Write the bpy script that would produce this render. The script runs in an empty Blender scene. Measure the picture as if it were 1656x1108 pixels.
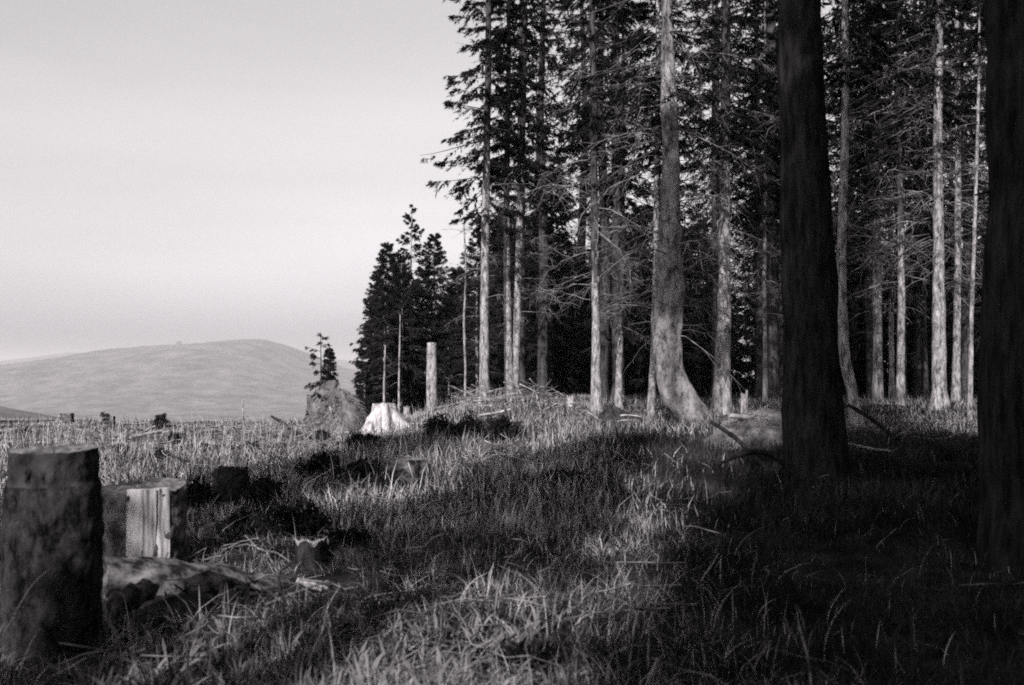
import bpy, math, random
import numpy as np

# ------------------------------------------------------------------ scene, camera, sky, sun, exposure
S = bpy.context.scene
COL = S.collection
F = 1610.0                                   # focal length in photograph pixels (1656 wide)
HOR = 605.0                                  # row of the eye level in the photograph
EYE = 1.6
PITCH = math.atan((HOR - 554.0) / F)

cam_d = bpy.data.cameras.new('camera')
cam = bpy.data.objects.new('camera', cam_d)
COL.objects.link(cam)
cam.location = (0, 0, EYE)
cam.rotation_euler = (math.pi / 2 + PITCH, 0, 0)
cam_d.sensor_width = 36.0
cam_d.lens = 36.0 * F / 1656.0
cam_d.clip_start = 0.05
cam_d.clip_end = 40000
cam_d.dof.use_dof = True
cam_d.dof.focus_distance = 24.0
cam_d.dof.aperture_fstop = 2.4
S.camera = cam

SUN_EL = math.radians(33)
SUN_DIR = np.array([0.26, 0.966])            # horizontal heading of the light: from behind, a little from the left
SUN_DIR = SUN_DIR / np.linalg.norm(SUN_DIR)

W = bpy.data.worlds.new('World')
S.world = W
W.use_nodes = True
nt = W.node_tree
bg = nt.nodes['Background']
sky = nt.nodes.new('ShaderNodeTexSky')
sky.sky_type = 'NISHITA'
sky.sun_disc = False
sky.sun_elevation = SUN_EL
sky.sun_rotation = math.atan2(-SUN_DIR[0], -SUN_DIR[1])
sky.air_density = 1.3
sky.dust_density = 3.0
sky.ozone_density = 1.0
bw = nt.nodes.new('ShaderNodeVectorMath')    # black and white film that sees mostly blue light
bw.operation = 'DOT_PRODUCT'
bw.inputs[1].default_value = (0.28, 0.32, 0.40)
nt.links.new(sky.outputs[0], bw.inputs[0])
tc = nt.nodes.new('ShaderNodeTexCoord')
mp = nt.nodes.new('ShaderNodeMapping')
mp.inputs['Scale'].default_value = (1.2, 1.2, 7.0)
nz = nt.nodes.new('ShaderNodeTexNoise')
nz.inputs['Scale'].default_value = 1.6
nz.inputs['Detail'].default_value = 4.0
nz.inputs['Roughness'].default_value = 0.45
nt.links.new(tc.outputs['Generated'], mp.inputs[0])
nt.links.new(mp.outputs[0], nz.inputs['Vector'])
mr = nt.nodes.new('ShaderNodeMapRange')      # thin high cloud veil
mr.inputs['From Min'].default_value = 0.3
mr.inputs['From Max'].default_value = 0.7
mr.inputs['To Min'].default_value = 0.92
mr.inputs['To Max'].default_value = 1.06
nt.links.new(nz.outputs[0], mr.inputs['Value'])
mul = nt.nodes.new('ShaderNodeMath')
mul.operation = 'MULTIPLY'
nt.links.new(bw.outputs['Value'], mul.inputs[0])
nt.links.new(mr.outputs[0], mul.inputs[1])
tint = nt.nodes.new('ShaderNodeVectorMath')
tint.operation = 'SCALE'
tint.inputs[0].default_value = (1.0, 0.965, 0.985)
nt.links.new(mul.outputs[0], tint.inputs['Scale'])
nt.links.new(tint.outputs[0], bg.inputs['Color'])
bg.inputs['Strength'].default_value = 0.15

sun_d = bpy.data.lights.new('sun', 'SUN')
sun_d.energy = 5.0
sun_d.angle = math.radians(0.5)
sun_d.color = (1.0, 0.972, 0.975)
sun = bpy.data.objects.new('sun', sun_d)
COL.objects.link(sun)
from mathutils import Vector, noise as mnoise
sun.rotation_euler = Vector((SUN_DIR[0] * math.cos(SUN_EL), SUN_DIR[1] * math.cos(SUN_EL), -math.sin(SUN_EL))).to_track_quat('-Z', 'Y').to_euler()
sun.location = (0, 0, 60)

S.view_settings.view_transform = 'Standard'
S.view_settings.look = 'None'
S.view_settings.exposure = 0.40
S.view_settings.gamma = 1.0
S.view_settings.use_curve_mapping = False
S.render.engine = 'CYCLES'
S.cycles.use_denoising = False
S.cycles.filter_width = 1.9
S.cycles.max_bounces = 5
S.cycles.diffuse_bounces = 2
S.cycles.volume_bounces = 0
S.cycles.transparent_max_bounces = 4

# ------------------------------------------------------------------ helpers
def at(px, py, D):
    """world point that the photograph shows at pixel (px, py), D metres ahead"""
    u = (px - 828.0) / F
    v = (554.0 - py) / F
    dy = math.cos(PITCH) - v * math.sin(PITCH)
    k = D / dy
    return np.array([u * k, D, EYE + k * (math.sin(PITCH) + v * math.cos(PITCH))])

def X_at(px, D):
    return (px - 828.0) / F * D

def ss(a, b, x):
    t = np.clip((x - a) / (b - a), 0, 1)
    return t * t * (3 - 2 * t)

def _h(ix, iy, seed):
    n = (ix * 374761393 + iy * 668265263 + seed * 1442695041) & 0x7fffffff
    n = ((n ^ (n >> 13)) * 1274126177) & 0x7fffffff
    return ((n ^ (n >> 16)) & 0xffff) / 65535.0

def vn(x, y, seed=0):
    x = np.asarray(x, float); y = np.asarray(y, float)
    ix = np.floor(x).astype(np.int64); iy = np.floor(y).astype(np.int64)
    fx = x - ix; fy = y - iy
    fx = fx * fx * (3 - 2 * fx); fy = fy * fy * (3 - 2 * fy)
    a = _h(ix, iy, seed); b = _h(ix + 1, iy, seed); c = _h(ix, iy + 1, seed); d = _h(ix + 1, iy + 1, seed)
    return (a * (1 - fx) + b * fx) * (1 - fy) + (c * (1 - fx) + d * fx) * fy

def fbm(x, y, seed=0, o=4):
    r = 0; a = 0.5; k = 1.0
    for i in range(o):
        r = r + a * (vn(x * k, y * k, seed + i) * 2 - 1); a *= 0.5; k *= 2.03
    return r

def gz(x, y):
    """height of the ground"""
    x = np.asarray(x, float); y = np.asarray(y, float)
    right = 0.12 * ss(8, 15, y) + 0.26 * ss(13, 24, y) + 0.28 * ss(24, 31, y)
    left = -0.28 * ss(14, 36, y)
    w = ss(-5.5, -0.6, x)
    z = left * (1 - w) + right * w
    drop = np.maximum(y - 37, 0)
    z = z - (1 - w) * (0.07 * drop * ss(0, 12, drop)) - w * 0.05 * np.maximum(y - 95, 0)
    z = z + 0.16 * fbm(x * 0.35, y * 0.35, 3, 2) * ss(3, 12, y + 0 * x) + 0.13 * fbm(x * 1.1, y * 1.1, 9, 3)
    return z

class G:
    """collects triangles and quads for one mesh"""
    def __init__(self):
        self.v = []; self.f = []; self.n = 0
    def add(self, v, f, mi=0):
        v = np.asarray(v, float).reshape(-1, 3)
        f = np.asarray(f, np.int64) + self.n
        self.v.append(v); self.f.append((f, mi)); self.n += len(v)
    def tubes(self, P, R, sides=3, mi=0, cap=False, ref=None):
        """P (m,n,3) centre lines, R (m,n) radii"""
        P = np.asarray(P, float); R = np.asarray(R, float)
        m, n, _ = P.shape
        T = np.gradient(P, axis=1)
        T /= np.linalg.norm(T, axis=2, keepdims=True) + 1e-9
        if ref is None: ref = np.where(np.abs(T[:, :1, 2:3]) > 0.75, np.array([1.0, 0, 0]), np.array([0, 0, 1.0]))
        A = np.cross(T, np.broadcast_to(ref, T.shape)); A /= np.linalg.norm(A, axis=2, keepdims=True) + 1e-9
        B = np.cross(T, A)
        ang = np.linspace(0, 2 * np.pi, sides, endpoint=False)
        V = P[:, :, None, :] + R[:, :, None, None] * (np.cos(ang)[None, None, :, None] * A[:, :, None, :] + np.sin(ang)[None, None, :, None] * B[:, :, None, :])
        i = np.arange(n - 1)[:, None] * sides; j = np.arange(sides)[None, :]; j2 = (j + 1) % sides
        q = np.stack([i + j, i + j2, i + sides + j2, i + sides + j], -1).reshape(-1, 4)
        q = (np.arange(m)[:, None, None] * (n * sides) + q[None]).reshape(-1, 4)
        base = self.n
        self.add(V, q, mi)
        if cap:
            for e in (0, n - 1):
                c = P[:, e]
                idx = np.arange(m)[:, None] * (n * sides) + e * sides
                for k in range(m):
                    ring = V[k, e]
                    vv = np.vstack([ring, c[k]])
                    ff = [(a, (a + 1) % sides, sides) if e else ((a + 1) % sides, a, sides) for a in range(sides)]
                    self.add(vv, ff, mi)
    def kites(self, C, D, N, L, Wd, mi=0):
        L = L[:, None]; Wd = Wd[:, None]
        V = np.stack([C + N * Wd, C + D * L, C - N * Wd], 1)
        q = np.arange(len(C))[:, None] * 3 + np.arange(3)[None]
        self.add(V, q, mi)
    def mesh(self, name, mats, smooth=False):
        me = bpy.data.meshes.new(name)
        V = np.vstack(self.v)
        me.vertices.add(len(V)); me.vertices.foreach_set('co', V.ravel())
        lv = []; lt = []; mi = []
        for f, k in self.f:
            lv.append(f.ravel()); lt.append(np.full(len(f), f.shape[1])); mi.append(np.full(len(f), k))
        lv = np.concatenate(lv); lt = np.concatenate(lt); mi = np.concatenate(mi)
        me.loops.add(len(lv)); me.loops.foreach_set('vertex_index', lv.astype(np.int32))
        me.polygons.add(len(lt))
        st = np.concatenate([[0], np.cumsum(lt)[:-1]])
        me.polygons.foreach_set('loop_start', st.astype(np.int32))
        me.polygons.foreach_set('loop_total', lt.astype(np.int32))
        me.polygons.foreach_set('material_index', mi.astype(np.int32))
        if smooth:
            me.polygons.foreach_set('use_smooth', np.ones(len(lt), bool))
        for m in (mats if isinstance(mats, (list, tuple)) else [mats]):
            me.materials.append(m)
        me.update(calc_edges=True)
        return me

def link(name, me, parent=None, loc=(0, 0, 0)):
    o = bpy.data.objects.new(name, me)
    COL.objects.link(o)
    o.location = loc
    if parent:
        o.parent = parent
    return o

def thing(name, label, cat, loc=(0, 0, 0), rz=0.0, group=None):
    o = bpy.data.objects.new(name, None)
    COL.objects.link(o)
    o.location = loc; o.rotation_euler = (0, 0, rz); o.empty_display_size = 0.2
    o['label'] = label; o['category'] = cat
    if group:
        o['group'] = group
    return o

def stuff(o):
    o['kind'] = 'stuff'
    return o

def copy_thing(root, loc, rz, sc=(1, 1, 1), label=None):
    r = root.copy(); COL.objects.link(r)
    r.location = loc; r.rotation_euler = (0, 0, rz); r.scale = sc
    if label:
        r['label'] = label
    for ch in root.children:
        c = ch.copy(); COL.objects.link(c); c.parent = r
        for g in ch.children:
            d = g.copy(); COL.objects.link(d); d.parent = c
    return r

# ------------------------------------------------------------------ materials (black and white film, slightly warm print)
def T(g):
    return (g, g * 0.952, g * 0.975, 1)

def mat(name, lo, hi, scale=(1, 1, 1), nscale=6.0, detail=5.0, bump=0.3, bdist=0.02, lo_p=0.35, hi_p=0.68, island=0.0, nrough=0.62, rough=0.95, spec=0.0, trans=0.0):
    m = bpy.data.materials.new(name); m.use_nodes = True
    t = m.node_tree; p = t.nodes['Principled BSDF']
    p.inputs['Roughness'].default_value = rough
    p.inputs['Specular IOR Level'].default_value = spec
    c = t.nodes.new('ShaderNodeTexCoord'); mpp = t.nodes.new('ShaderNodeMapping')
    mpp.inputs['Scale'].default_value = scale
    n = t.nodes.new('ShaderNodeTexNoise'); n.inputs['Scale'].default_value = nscale; n.inputs['Detail'].default_value = detail
    n.inputs['Roughness'].default_value = nrough
    t.links.new(c.outputs['Object'], mpp.inputs[0]); t.links.new(mpp.outputs[0], n.inputs['Vector'])
    r = t.nodes.new('ShaderNodeValToRGB')
    r.color_ramp.elements[0].position = lo_p; r.color_ramp.elements[0].color = T(lo)
    r.color_ramp.elements[1].position = hi_p; r.color_ramp.elements[1].color = T(hi)
    t.links.new(n.outputs[0], r.inputs[0])
    out = r.outputs[0]
    if island:
        ge = t.nodes.new('ShaderNodeNewGeometry')
        mm = t.nodes.new('ShaderNodeMapRange')
        mm.inputs['To Min'].default_value = 1 - island; mm.inputs['To Max'].default_value = 1 + island
        t.links.new(ge.outputs['Random Per Island'], mm.inputs['Value'])
        vs = t.nodes.new('ShaderNodeVectorMath'); vs.operation = 'SCALE'
        t.links.new(out, vs.inputs[0]); t.links.new(mm.outputs[0], vs.inputs['Scale'])
        out = vs.outputs[0]
    t.links.new(out, p.inputs['Base Color'])
    if bump:
        b = t.nodes.new('ShaderNodeBump'); b.inputs['Strength'].default_value = bump; b.inputs['Distance'].default_value = bdist
        t.links.new(n.outputs[0], b.inputs['Height']); t.links.new(b.outputs[0], p.inputs['Normal'])
    return m

M_NEEDLE = mat('spruce_needles', 0.008, 0.018, nscale=1.2, bump=0, island=0.4)
M_NEEDLE_Y = mat('young_needles', 0.010, 0.026, nscale=1.5, bump=0, island=0.4)
M_TWIG_I = mat('shade_dead_twig', 0.012, 0.06, nscale=5.0, bump=0, island=0.45)  # dark copy of the dead twig, inner-forest shade put into its colour
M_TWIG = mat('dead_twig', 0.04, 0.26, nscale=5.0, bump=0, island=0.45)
M_LIVE = mat('live_branch', 0.03, 0.07, nscale=4.0, bump=0)
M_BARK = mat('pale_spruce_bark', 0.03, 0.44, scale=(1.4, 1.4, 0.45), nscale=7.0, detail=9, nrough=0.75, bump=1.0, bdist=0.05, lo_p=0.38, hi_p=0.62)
M_BARK_I = mat('shaded_spruce_bark', 0.03, 0.2, scale=(1.4, 1.4, 0.30), nscale=9.0, bump=0.9, bdist=0.04, lo_p=0.34, hi_p=0.6)  # dimmer copy of the bark, forest shade mixed into its tone
M_BARK_U = mat('shade_toned_bark', 0.02, 0.09, scale=(1.4, 1.4, 0.30), nscale=9.0, bump=0.9, bdist=0.04)  # darkest bark copy: shade on upper and inner trunks painted in
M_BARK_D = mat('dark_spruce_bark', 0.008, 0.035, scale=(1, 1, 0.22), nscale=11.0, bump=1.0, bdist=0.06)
M_BARK_B = mat('mossy_bark', 0.02, 0.32, scale=(1, 1, 0.5), nscale=4.5, detail=11, nrough=0.78, bump=1.0, bdist=0.06, lo_p=0.38, hi_p=0.62)
M_STUMP_BARK = mat('old_stump_bark', 0.006, 0.15, scale=(1, 1, 0.45), nscale=9.0, detail=12, nrough=0.85, bump=1.0, bdist=0.06, lo_p=0.42, hi_p=0.72)
M_STUMP_MOSS = mat('mossy_stump_bark', 0.04, 0.26, scale=(1, 1, 0.8), nscale=8.0, detail=9, bump=1.0, bdist=0.05, lo_p=0.4, hi_p=0.7)
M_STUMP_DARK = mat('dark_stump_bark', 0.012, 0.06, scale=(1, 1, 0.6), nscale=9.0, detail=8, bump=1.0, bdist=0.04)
M_WOOD = mat('bare_wood', 0.16, 0.55, scale=(1, 1, 0.10), nscale=9.0, detail=8, bump=0.7, bdist=0.02, lo_p=0.3, hi_p=0.62)
M_WOODT = mat('cut_wood_top', 0.05, 0.22, scale=(1, 1, 1), nscale=9.0, bump=0.5, bdist=0.01)
M_WOODW = mat('bleached_wood', 0.08, 0.5, scale=(1, 1, 0.35), nscale=6.0, detail=8, bump=0.9, bdist=0.05, lo_p=0.34, hi_p=0.58)
M_LOG = mat('weathered_log', 0.015, 0.2, scale=(0.5, 1, 1), nscale=11.0, detail=10, bump=0.9, bdist=0.04, lo_p=0.4, hi_p=0.68)
M_STICK = mat('pale_stick', 0.10, 0.42, nscale=5.0, bump=0, island=0.3)
M_SOIL = mat('root_plate_soil', 0.02, 0.2, nscale=3.5, detail=8, bump=1.0, bdist=0.08)
M_TURF = mat('bank_turf', 0.03, 0.2, nscale=4.5, detail=9, bump=1.0, bdist=0.06)
M_GROUND = mat('forest_ground', 0.006, 0.035, nscale=2.6, detail=9, bump=1.0, bdist=0.08)
M_GRASS = mat('green_grass', 0.010, 0.045, nscale=0.9, detail=3, bump=0, island=0.55, lo_p=0.4, hi_p=0.62)
M_STRAW = mat('dry_grass', 0.22, 0.46, nscale=0.9, detail=3, bump=0, island=0.4)
M_FAR = mat('clearing_grass', 0.15, 0.34, nscale=0.7, detail=4, bump=0, island=0.45)
M_WEED = mat('broad_weed_leaf', 0.06, 0.2, nscale=2.0, bump=0, island=0.5)
M_HILL = mat('moorland', 0.06, 0.17, scale=(1, 0.8, 1), nscale=0.012, detail=10, nrough=0.75, bump=0, lo_p=0.36, hi_p=0.62)

# ------------------------------------------------------------------ ground, hills
def grid_mesh(name, xs, ys, fz, m):
    Xg, Yg = np.meshgrid(xs, ys)
    V = np.stack([Xg, Yg, fz(Xg, Yg)], -1).reshape(-1, 3)
    nx = len(xs); ny = len(ys)
    i = (np.arange(ny - 1)[:, None] * nx + np.arange(nx - 1)[None]).reshape(-1)
    g = G(); g.add(V, np.stack([i, i + 1, i + nx + 1, i + nx], -1))
    return g.mesh(name, m, smooth=True)

xs = np.concatenate([np.linspace(-130, -18, 50)[:-1], np.linspace(-18, 18, 200), np.linspace(18, 130, 50)[1:]])
ys = np.concatenate([np.linspace(-130, 0, 50)[:-1], np.linspace(0, 45, 240), np.linspace(45, 150, 60)[1:]])
gr = link('ground', grid_mesh('ground', xs, ys, gz, M_GROUND)); gr['kind'] = 'structure'

ridge_px = [(-700, 640), (-300, 622), (0, 598), (60, 590), (110, 583), (160, 575), (215, 564), (260, 560), (300, 558), (350, 555), (400, 550), (425, 549), (450, 555), (480, 566), (500, 576), (540, 592), (600, 604), (800, 612), (1200, 615), (2400, 618)]
ridge2_px = [(-900, 600), (-300, 592), (0, 586), (60, 579), (128, 570), (140, 573), (150, 574), (300, 585), (420, 590), (500, 585), (540, 581), (600, 588), (900, 598), (2400, 600)]
RX = np.array([(a - 828) / F * 4000 for a, b in ridge_px]); RZ = np.array([EYE + (HOR - b) / F * 4000 for a, b in ridge_px])
RX2 = np.array([(a - 828) / F * 7000 for a, b in ridge2_px]); RZ2 = np.array([EYE + (HOR - b) / F * 7000 for a, b in ridge2_px])

def far_z(x, y):
    near = gz(x * 0, 0 * y + 36) - 0.6 - 0.068 * np.maximum(y - 37, 0)
    near = np.where(y < 37, -0.9 - 0.03 * np.maximum(np.hypot(x, y) - 100, 0), near)
    near = np.maximum(near, -92 + 0 * y)
    r1 = np.interp(x, RX, RZ); r2 = np.interp(x, RX2, RZ2)
    s1 = ss(1900, 4000, y) * (1 - 0.6 * ss(4000, 5600, y)); s2 = ss(5000, 7000, y)
    s1 = s1 ** 1.15
    z = near + (r1 + 92) * s1
    z = np.maximum(z, -92 + (r2 + 92) * s2 * 1.0)
    z = z + 5 * fbm(x / 260, y / 420, 21, 5) * ss(1300, 2600, y) * (1 - 0.85 * ss(3300, 4000, y))
    z = z + 3.5 * fbm(x / 55, y / 75, 41, 3) * ss(800, 1500, y) * (1 - 0.5 * ss(3600, 4000, y))
    # a nearer spur dropping from the left
    z = z + 24 * np.exp(-((x + 330) / 105) ** 2 - ((y - 520) / 120) ** 2)
    return z

az = np.radians(np.concatenate([np.arange(-180, -42, 3.0), np.arange(-42, 20, 0.22), np.arange(20, 180.1, 3.0)]))
rr = np.concatenate([np.geomspace(92, 1500, 60), np.linspace(1500, 7600, 120)[1:], [9000, 11500]])
A, Rr = np.meshgrid(az, rr)
Xh = Rr * np.sin(A); Yh = Rr * np.cos(A)
V = np.stack([Xh, Yh, far_z(Xh, Yh)], -1).reshape(-1, 3)
na = len(az); i = (np.arange(len(rr) - 1)[:, None] * na + np.arange(na - 1)[None]).reshape(-1)
g = G(); g.add(V, np.stack([i, i + na, i + na + 1, i + 1], -1))
hl = link('hills', g.mesh('hills', M_HILL, smooth=True)); hl['kind'] = 'structure'
MIN_Z = float(V[:, 2].min())

# small rock tor on the ridge
g = G()
p = at(288, 556, 3990)
for k, (dx, hgt, w) in enumerate([(-5, 9, 6), (3, 12, 7), (10, 7, 6)]):
    P = np.array([[[p[0] + dx, p[1], p[2] - 12], [p[0] + dx + 0.5, p[1], p[2] + hgt * 0.4], [p[0] + dx + 1, p[1], p[2] + hgt]]])
    g.tubes(P, np.array([[w, w * 0.8, w * 0.25]]), 6, cap=True)
o = link('rock_tor', g.mesh('rock_tor', M_SOIL)); o['label'] = 'tiny dark rock tor on the skyline of the pale distant hill'; o['category'] = 'rock'

# ------------------------------------------------------------------ tree pieces
def trunk_fn(path):
    P = np.array(path, float)
    def f(z):
        return np.stack([np.interp(z, P[:, 2], P[:, 0]), np.interp(z, P[:, 2], P[:, 1]), np.asarray(z, float)], -1)
    return f

def crown(g, rng, tf, h0, H, R, dz=0.38, per=5, nsub=11, nspr=7, gap=0.12, sl=0.2, shape=0.75, e_lo=-0.35, e_hi=0.5, sag=0.35, inner=0.18, side=None, mi_leaf=0, mi_br=1, clump=1.8, thr=0.36):
    hs = []; ph = []
    h = h0; a0 = rng.random() * 6.28
    while h < H - 0.1:
        t = (h - h0) / (H - h0)
        n = max(3, int(per * (1 - 0.35 * t) + rng.random()))
        a0 += 1.1
        for k in range(n):
            if rng.random() < gap:
                continue
            hs.append(h + rng.uniform(-0.5, 0.5) * dz); ph.append(a0 + 6.283 * k / n + rng.normal(0, 0.25))
        h += dz * (0.7 + 0.6 * rng.random()) * (1 - 0.45 * t)
    hs = np.array(hs); ph = np.array(ph); m = len(hs)
    t = np.clip((hs - h0) / (H - h0), 0, 1)
    L = R * (1 - t) ** shape * rng.uniform(0.55, 1.15, m) * (0.72 + 0.28 * ss(0, 0.12, t)) + 0.05
    if side is not None:
        L *= 1 + side[2] * np.cos(ph - math.atan2(side[1], side[0]))
    e = e_lo + (e_hi - e_lo) * t + rng.normal(0, 0.1, m)
    s = np.linspace(0, 1, 6)
    out = np.stack([np.cos(ph), np.sin(ph)], -1)
    B0 = tf(hs)
    zz = L[:, None] * (e[:, None] * s - sag * s ** 2 * (1 - 0.6 * t[:, None]) + 0.22 * s ** 3)
    P = np.empty((m, 6, 3))
    P[:, :, 0] = B0[:, None, 0] + out[:, None, 0] * L[:, None] * s; P[:, :, 1] = B0[:, None, 1] + out[:, None, 1] * L[:, None] * s
    P[:, :, 2] = B0[:, None, 2] + zz
    g.tubes(P, (0.006 + 0.009 * L[:, None]) * (1 - 0.8 * s), 3, mi_br)
    # side twigs
    sj = inner + (1 - inner) * rng.random((m, nsub)) ** 0.8
    k = sj * 5; k0 = np.minimum(k.astype(int), 4); fr = (k - k0)[..., None]
    ii = np.arange(m)[:, None]
    Q = P[ii, k0] * (1 - fr) + P[ii, k0 + 1] * fr
    sg = np.where(rng.random((m, nsub)) < 0.5, -1, 1)
    perp = np.stack([-out[:, 1], out[:, 0]], -1)
    dr = rng.uniform(0.15, 0.8, (m, nsub))
    D = np.zeros((m, nsub, 3))
    lat = rng.uniform(0.35, 1.0, (m, nsub)) * sg
    D[..., :2] = out[:, None, :] * 0.75 + perp[:, None, :] * lat[..., None]
    D[..., 2] = -dr * (1 - 0.75 * t[:, None])
    D /= np.linalg.norm(D, axis=-1, keepdims=True)
    l = (0.03 + 0.07 * (1 - t[:, None]) + 0.34 * L[:, None] * (1.12 - sj)) * rng.uniform(0.6, 1.3, (m, nsub))
    Q = Q.reshape(-1, 3); D = D.reshape(-1, 3); l = l.reshape(-1)
    mm = len(Q)
    q = rng.random((mm, nspr))
    C = Q[:, None] + D[:, None] * (l[:, None] * q)[..., None]
    C[..., 2] -= 0.25 * l[:, None] * q ** 2
    C += rng.normal(0, 0.018, C.shape)
    D2 = D[:, None] + rng.normal(0, 0.42, C.shape); D2[..., 2] -= 0.25
    D2 /= np.linalg.norm(D2, axis=-1, keepdims=True)
    N = np.cross(D2, rng.normal(0, 1, C.shape) + np.array([0, 0, 1.2])); N /= np.linalg.norm(N, axis=-1, keepdims=True) + 1e-9
    C = C.reshape(-1, 3); D2 = D2.reshape(-1, 3); N = N.reshape(-1, 3)
    o1, o2 = rng.random(2) * 90
    nn = 0.5 * vn(C[:, 0] * clump + o1, C[:, 2] * clump * 1.5 + o2, 3) + 0.5 * vn(C[:, 1] * clump + o2, C[:, 2] * clump * 1.5 + o1, 4)
    k = nn > thr
    C = C[k]; D2 = D2[k]; N = N[k]
    tz = np.clip((C[:, 2] - h0) / (H - h0), 0, 1)
    Ls = sl * rng.uniform(0.6, 1.3, len(C)) * (1 - 0.35 * tz)
    g.kites(C, D2, N, Ls, Ls * rng.uniform(0.10, 0.19, len(C)), mi_leaf)

def dead_boughs(g, rng, tf, h0, H, R, n, nsub=5, r0=0.011, droop=0.5, mi=0, rad=None):
    hs = h0 + (H - h0) * rng.random(n); ph = rng.random(n) * 6.283
    L = R * rng.uniform(0.35, 1.1, n)
    out = np.stack([np.cos(ph), np.sin(ph)], -1)
    e = rng.uniform(-0.35, 0.35, n); sag = rng.uniform(0.1, droop, n)
    s = np.linspace(0, 1, 6)
    B0 = tf(hs)
    wob = np.cumsum(rng.normal(0, 0.035, (n, 6, 3)), 1) * L[:, None, None]; wob[:, 0] = 0
    P = np.empty((n, 6, 3))
    P[..., 0] = B0[:, None, 0] + out[:, None, 0] * L[:, None] * s; P[..., 1] = B0[:, None, 1] + out[:, None, 1] * L[:, None] * s
    P[..., 2] = B0[:, None, 2] + L[:, None] * (e[:, None] * s - sag[:, None] * s ** 2)
    P += wob
    g.tubes(P, r0 * (0.6 + 0.4 * L[:, None]) * (1 - 0.75 * s), 3, mi)
    sj = rng.uniform(0.2, 0.95, (n, nsub)); k = sj * 5; k0 = np.minimum(k.astype(int), 4); fr = (k - k0)[..., None]
    ii = np.arange(n)[:, None]
    Q = (P[ii, k0] * (1 - fr) + P[ii, k0 + 1] * fr).reshape(-1, 3)
    D = np.repeat(np.concatenate([out, np.zeros((n, 1))], 1), nsub, 0) * 0.8 + rng.normal(0, 0.55, (n * nsub, 3)); D[:, 2] -= 0.25
    D /= np.linalg.norm(D, axis=1, keepdims=True)
    l = np.repeat(L, nsub) * rng.uniform(0.12, 0.42, n * nsub)
    s4 = np.linspace(0, 1, 4)
    P2 = Q[:, None] + D[:, None] * (l[:, None] * s4)[..., None]
    P2 += np.cumsum(rng.normal(0, 0.05, P2.shape), 1) * l[:, None, None]
    P2[:, 0] = Q
    P2[..., 2] -= 0.3 * l[:, None] * s4 ** 2
    g.tubes(P2, r0 * 0.45 * np.ones((len(Q), 1)) * (1 - 0.6 * s4), 3, mi)

def trunk_mesh(name, path, rad, m, rng, sides=12, rough=0.05, shade_from=None):
    """path (n,3) and radii resampled into a rough bark tube"""
    path = np.array(path, float); rad = np.array(rad, float)
    d = np.concatenate([[0], np.cumsum(np.linalg.norm(np.diff(path, axis=0), axis=1))])
    n = int(max(24, min(110, d[-1] / 0.16)))
    s = d[-1] * np.linspace(0, 1, n) ** 1.25
    P = np.stack([np.interp(s, d, path[:, k]) for k in range(3)], -1)
    for _ in range(2):
        P[1:-1] = (P[:-2] + 2 * P[1:-1] + P[2:]) / 4
    R = np.interp(s, d, rad)
    g = G(); g.tubes(P[None], R[None], sides, cap=True, ref=np.array([0, 1.0, 0]))
    V = g.v[0].reshape(n, sides, 3)
    ang = np.linspace(0, 2 * np.pi, sides, endpoint=False)
    nz_ = fbm(np.repeat(s[:, None], sides, 1) * 1.1 / max(0.35, rad[0]) * 0.5, np.repeat(np.cos(ang)[None], n, 0) * 1.7 + rng.random() * 50, 5, 3) \
        + 0.6 * fbm(np.repeat(s[:, None], sides, 1) * 0.7 + 30, np.repeat(np.sin(ang)[None], n, 0) * 2.3 + rng.random() * 50, 8, 3)
    V += (V - P[:, None]) * (nz_ * rough * 2.6)[..., None]
    g.v[0] = V.reshape(-1, 3)
    if shade_from is not None:  # above this height the shade is painted on as darker bark
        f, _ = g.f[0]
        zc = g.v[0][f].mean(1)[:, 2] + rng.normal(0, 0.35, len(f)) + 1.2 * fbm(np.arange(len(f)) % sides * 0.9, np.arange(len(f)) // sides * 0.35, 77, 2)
        k = zc > shade_from
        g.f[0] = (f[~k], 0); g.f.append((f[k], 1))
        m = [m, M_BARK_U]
    return g.mesh(name, m, smooth=True)

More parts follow.
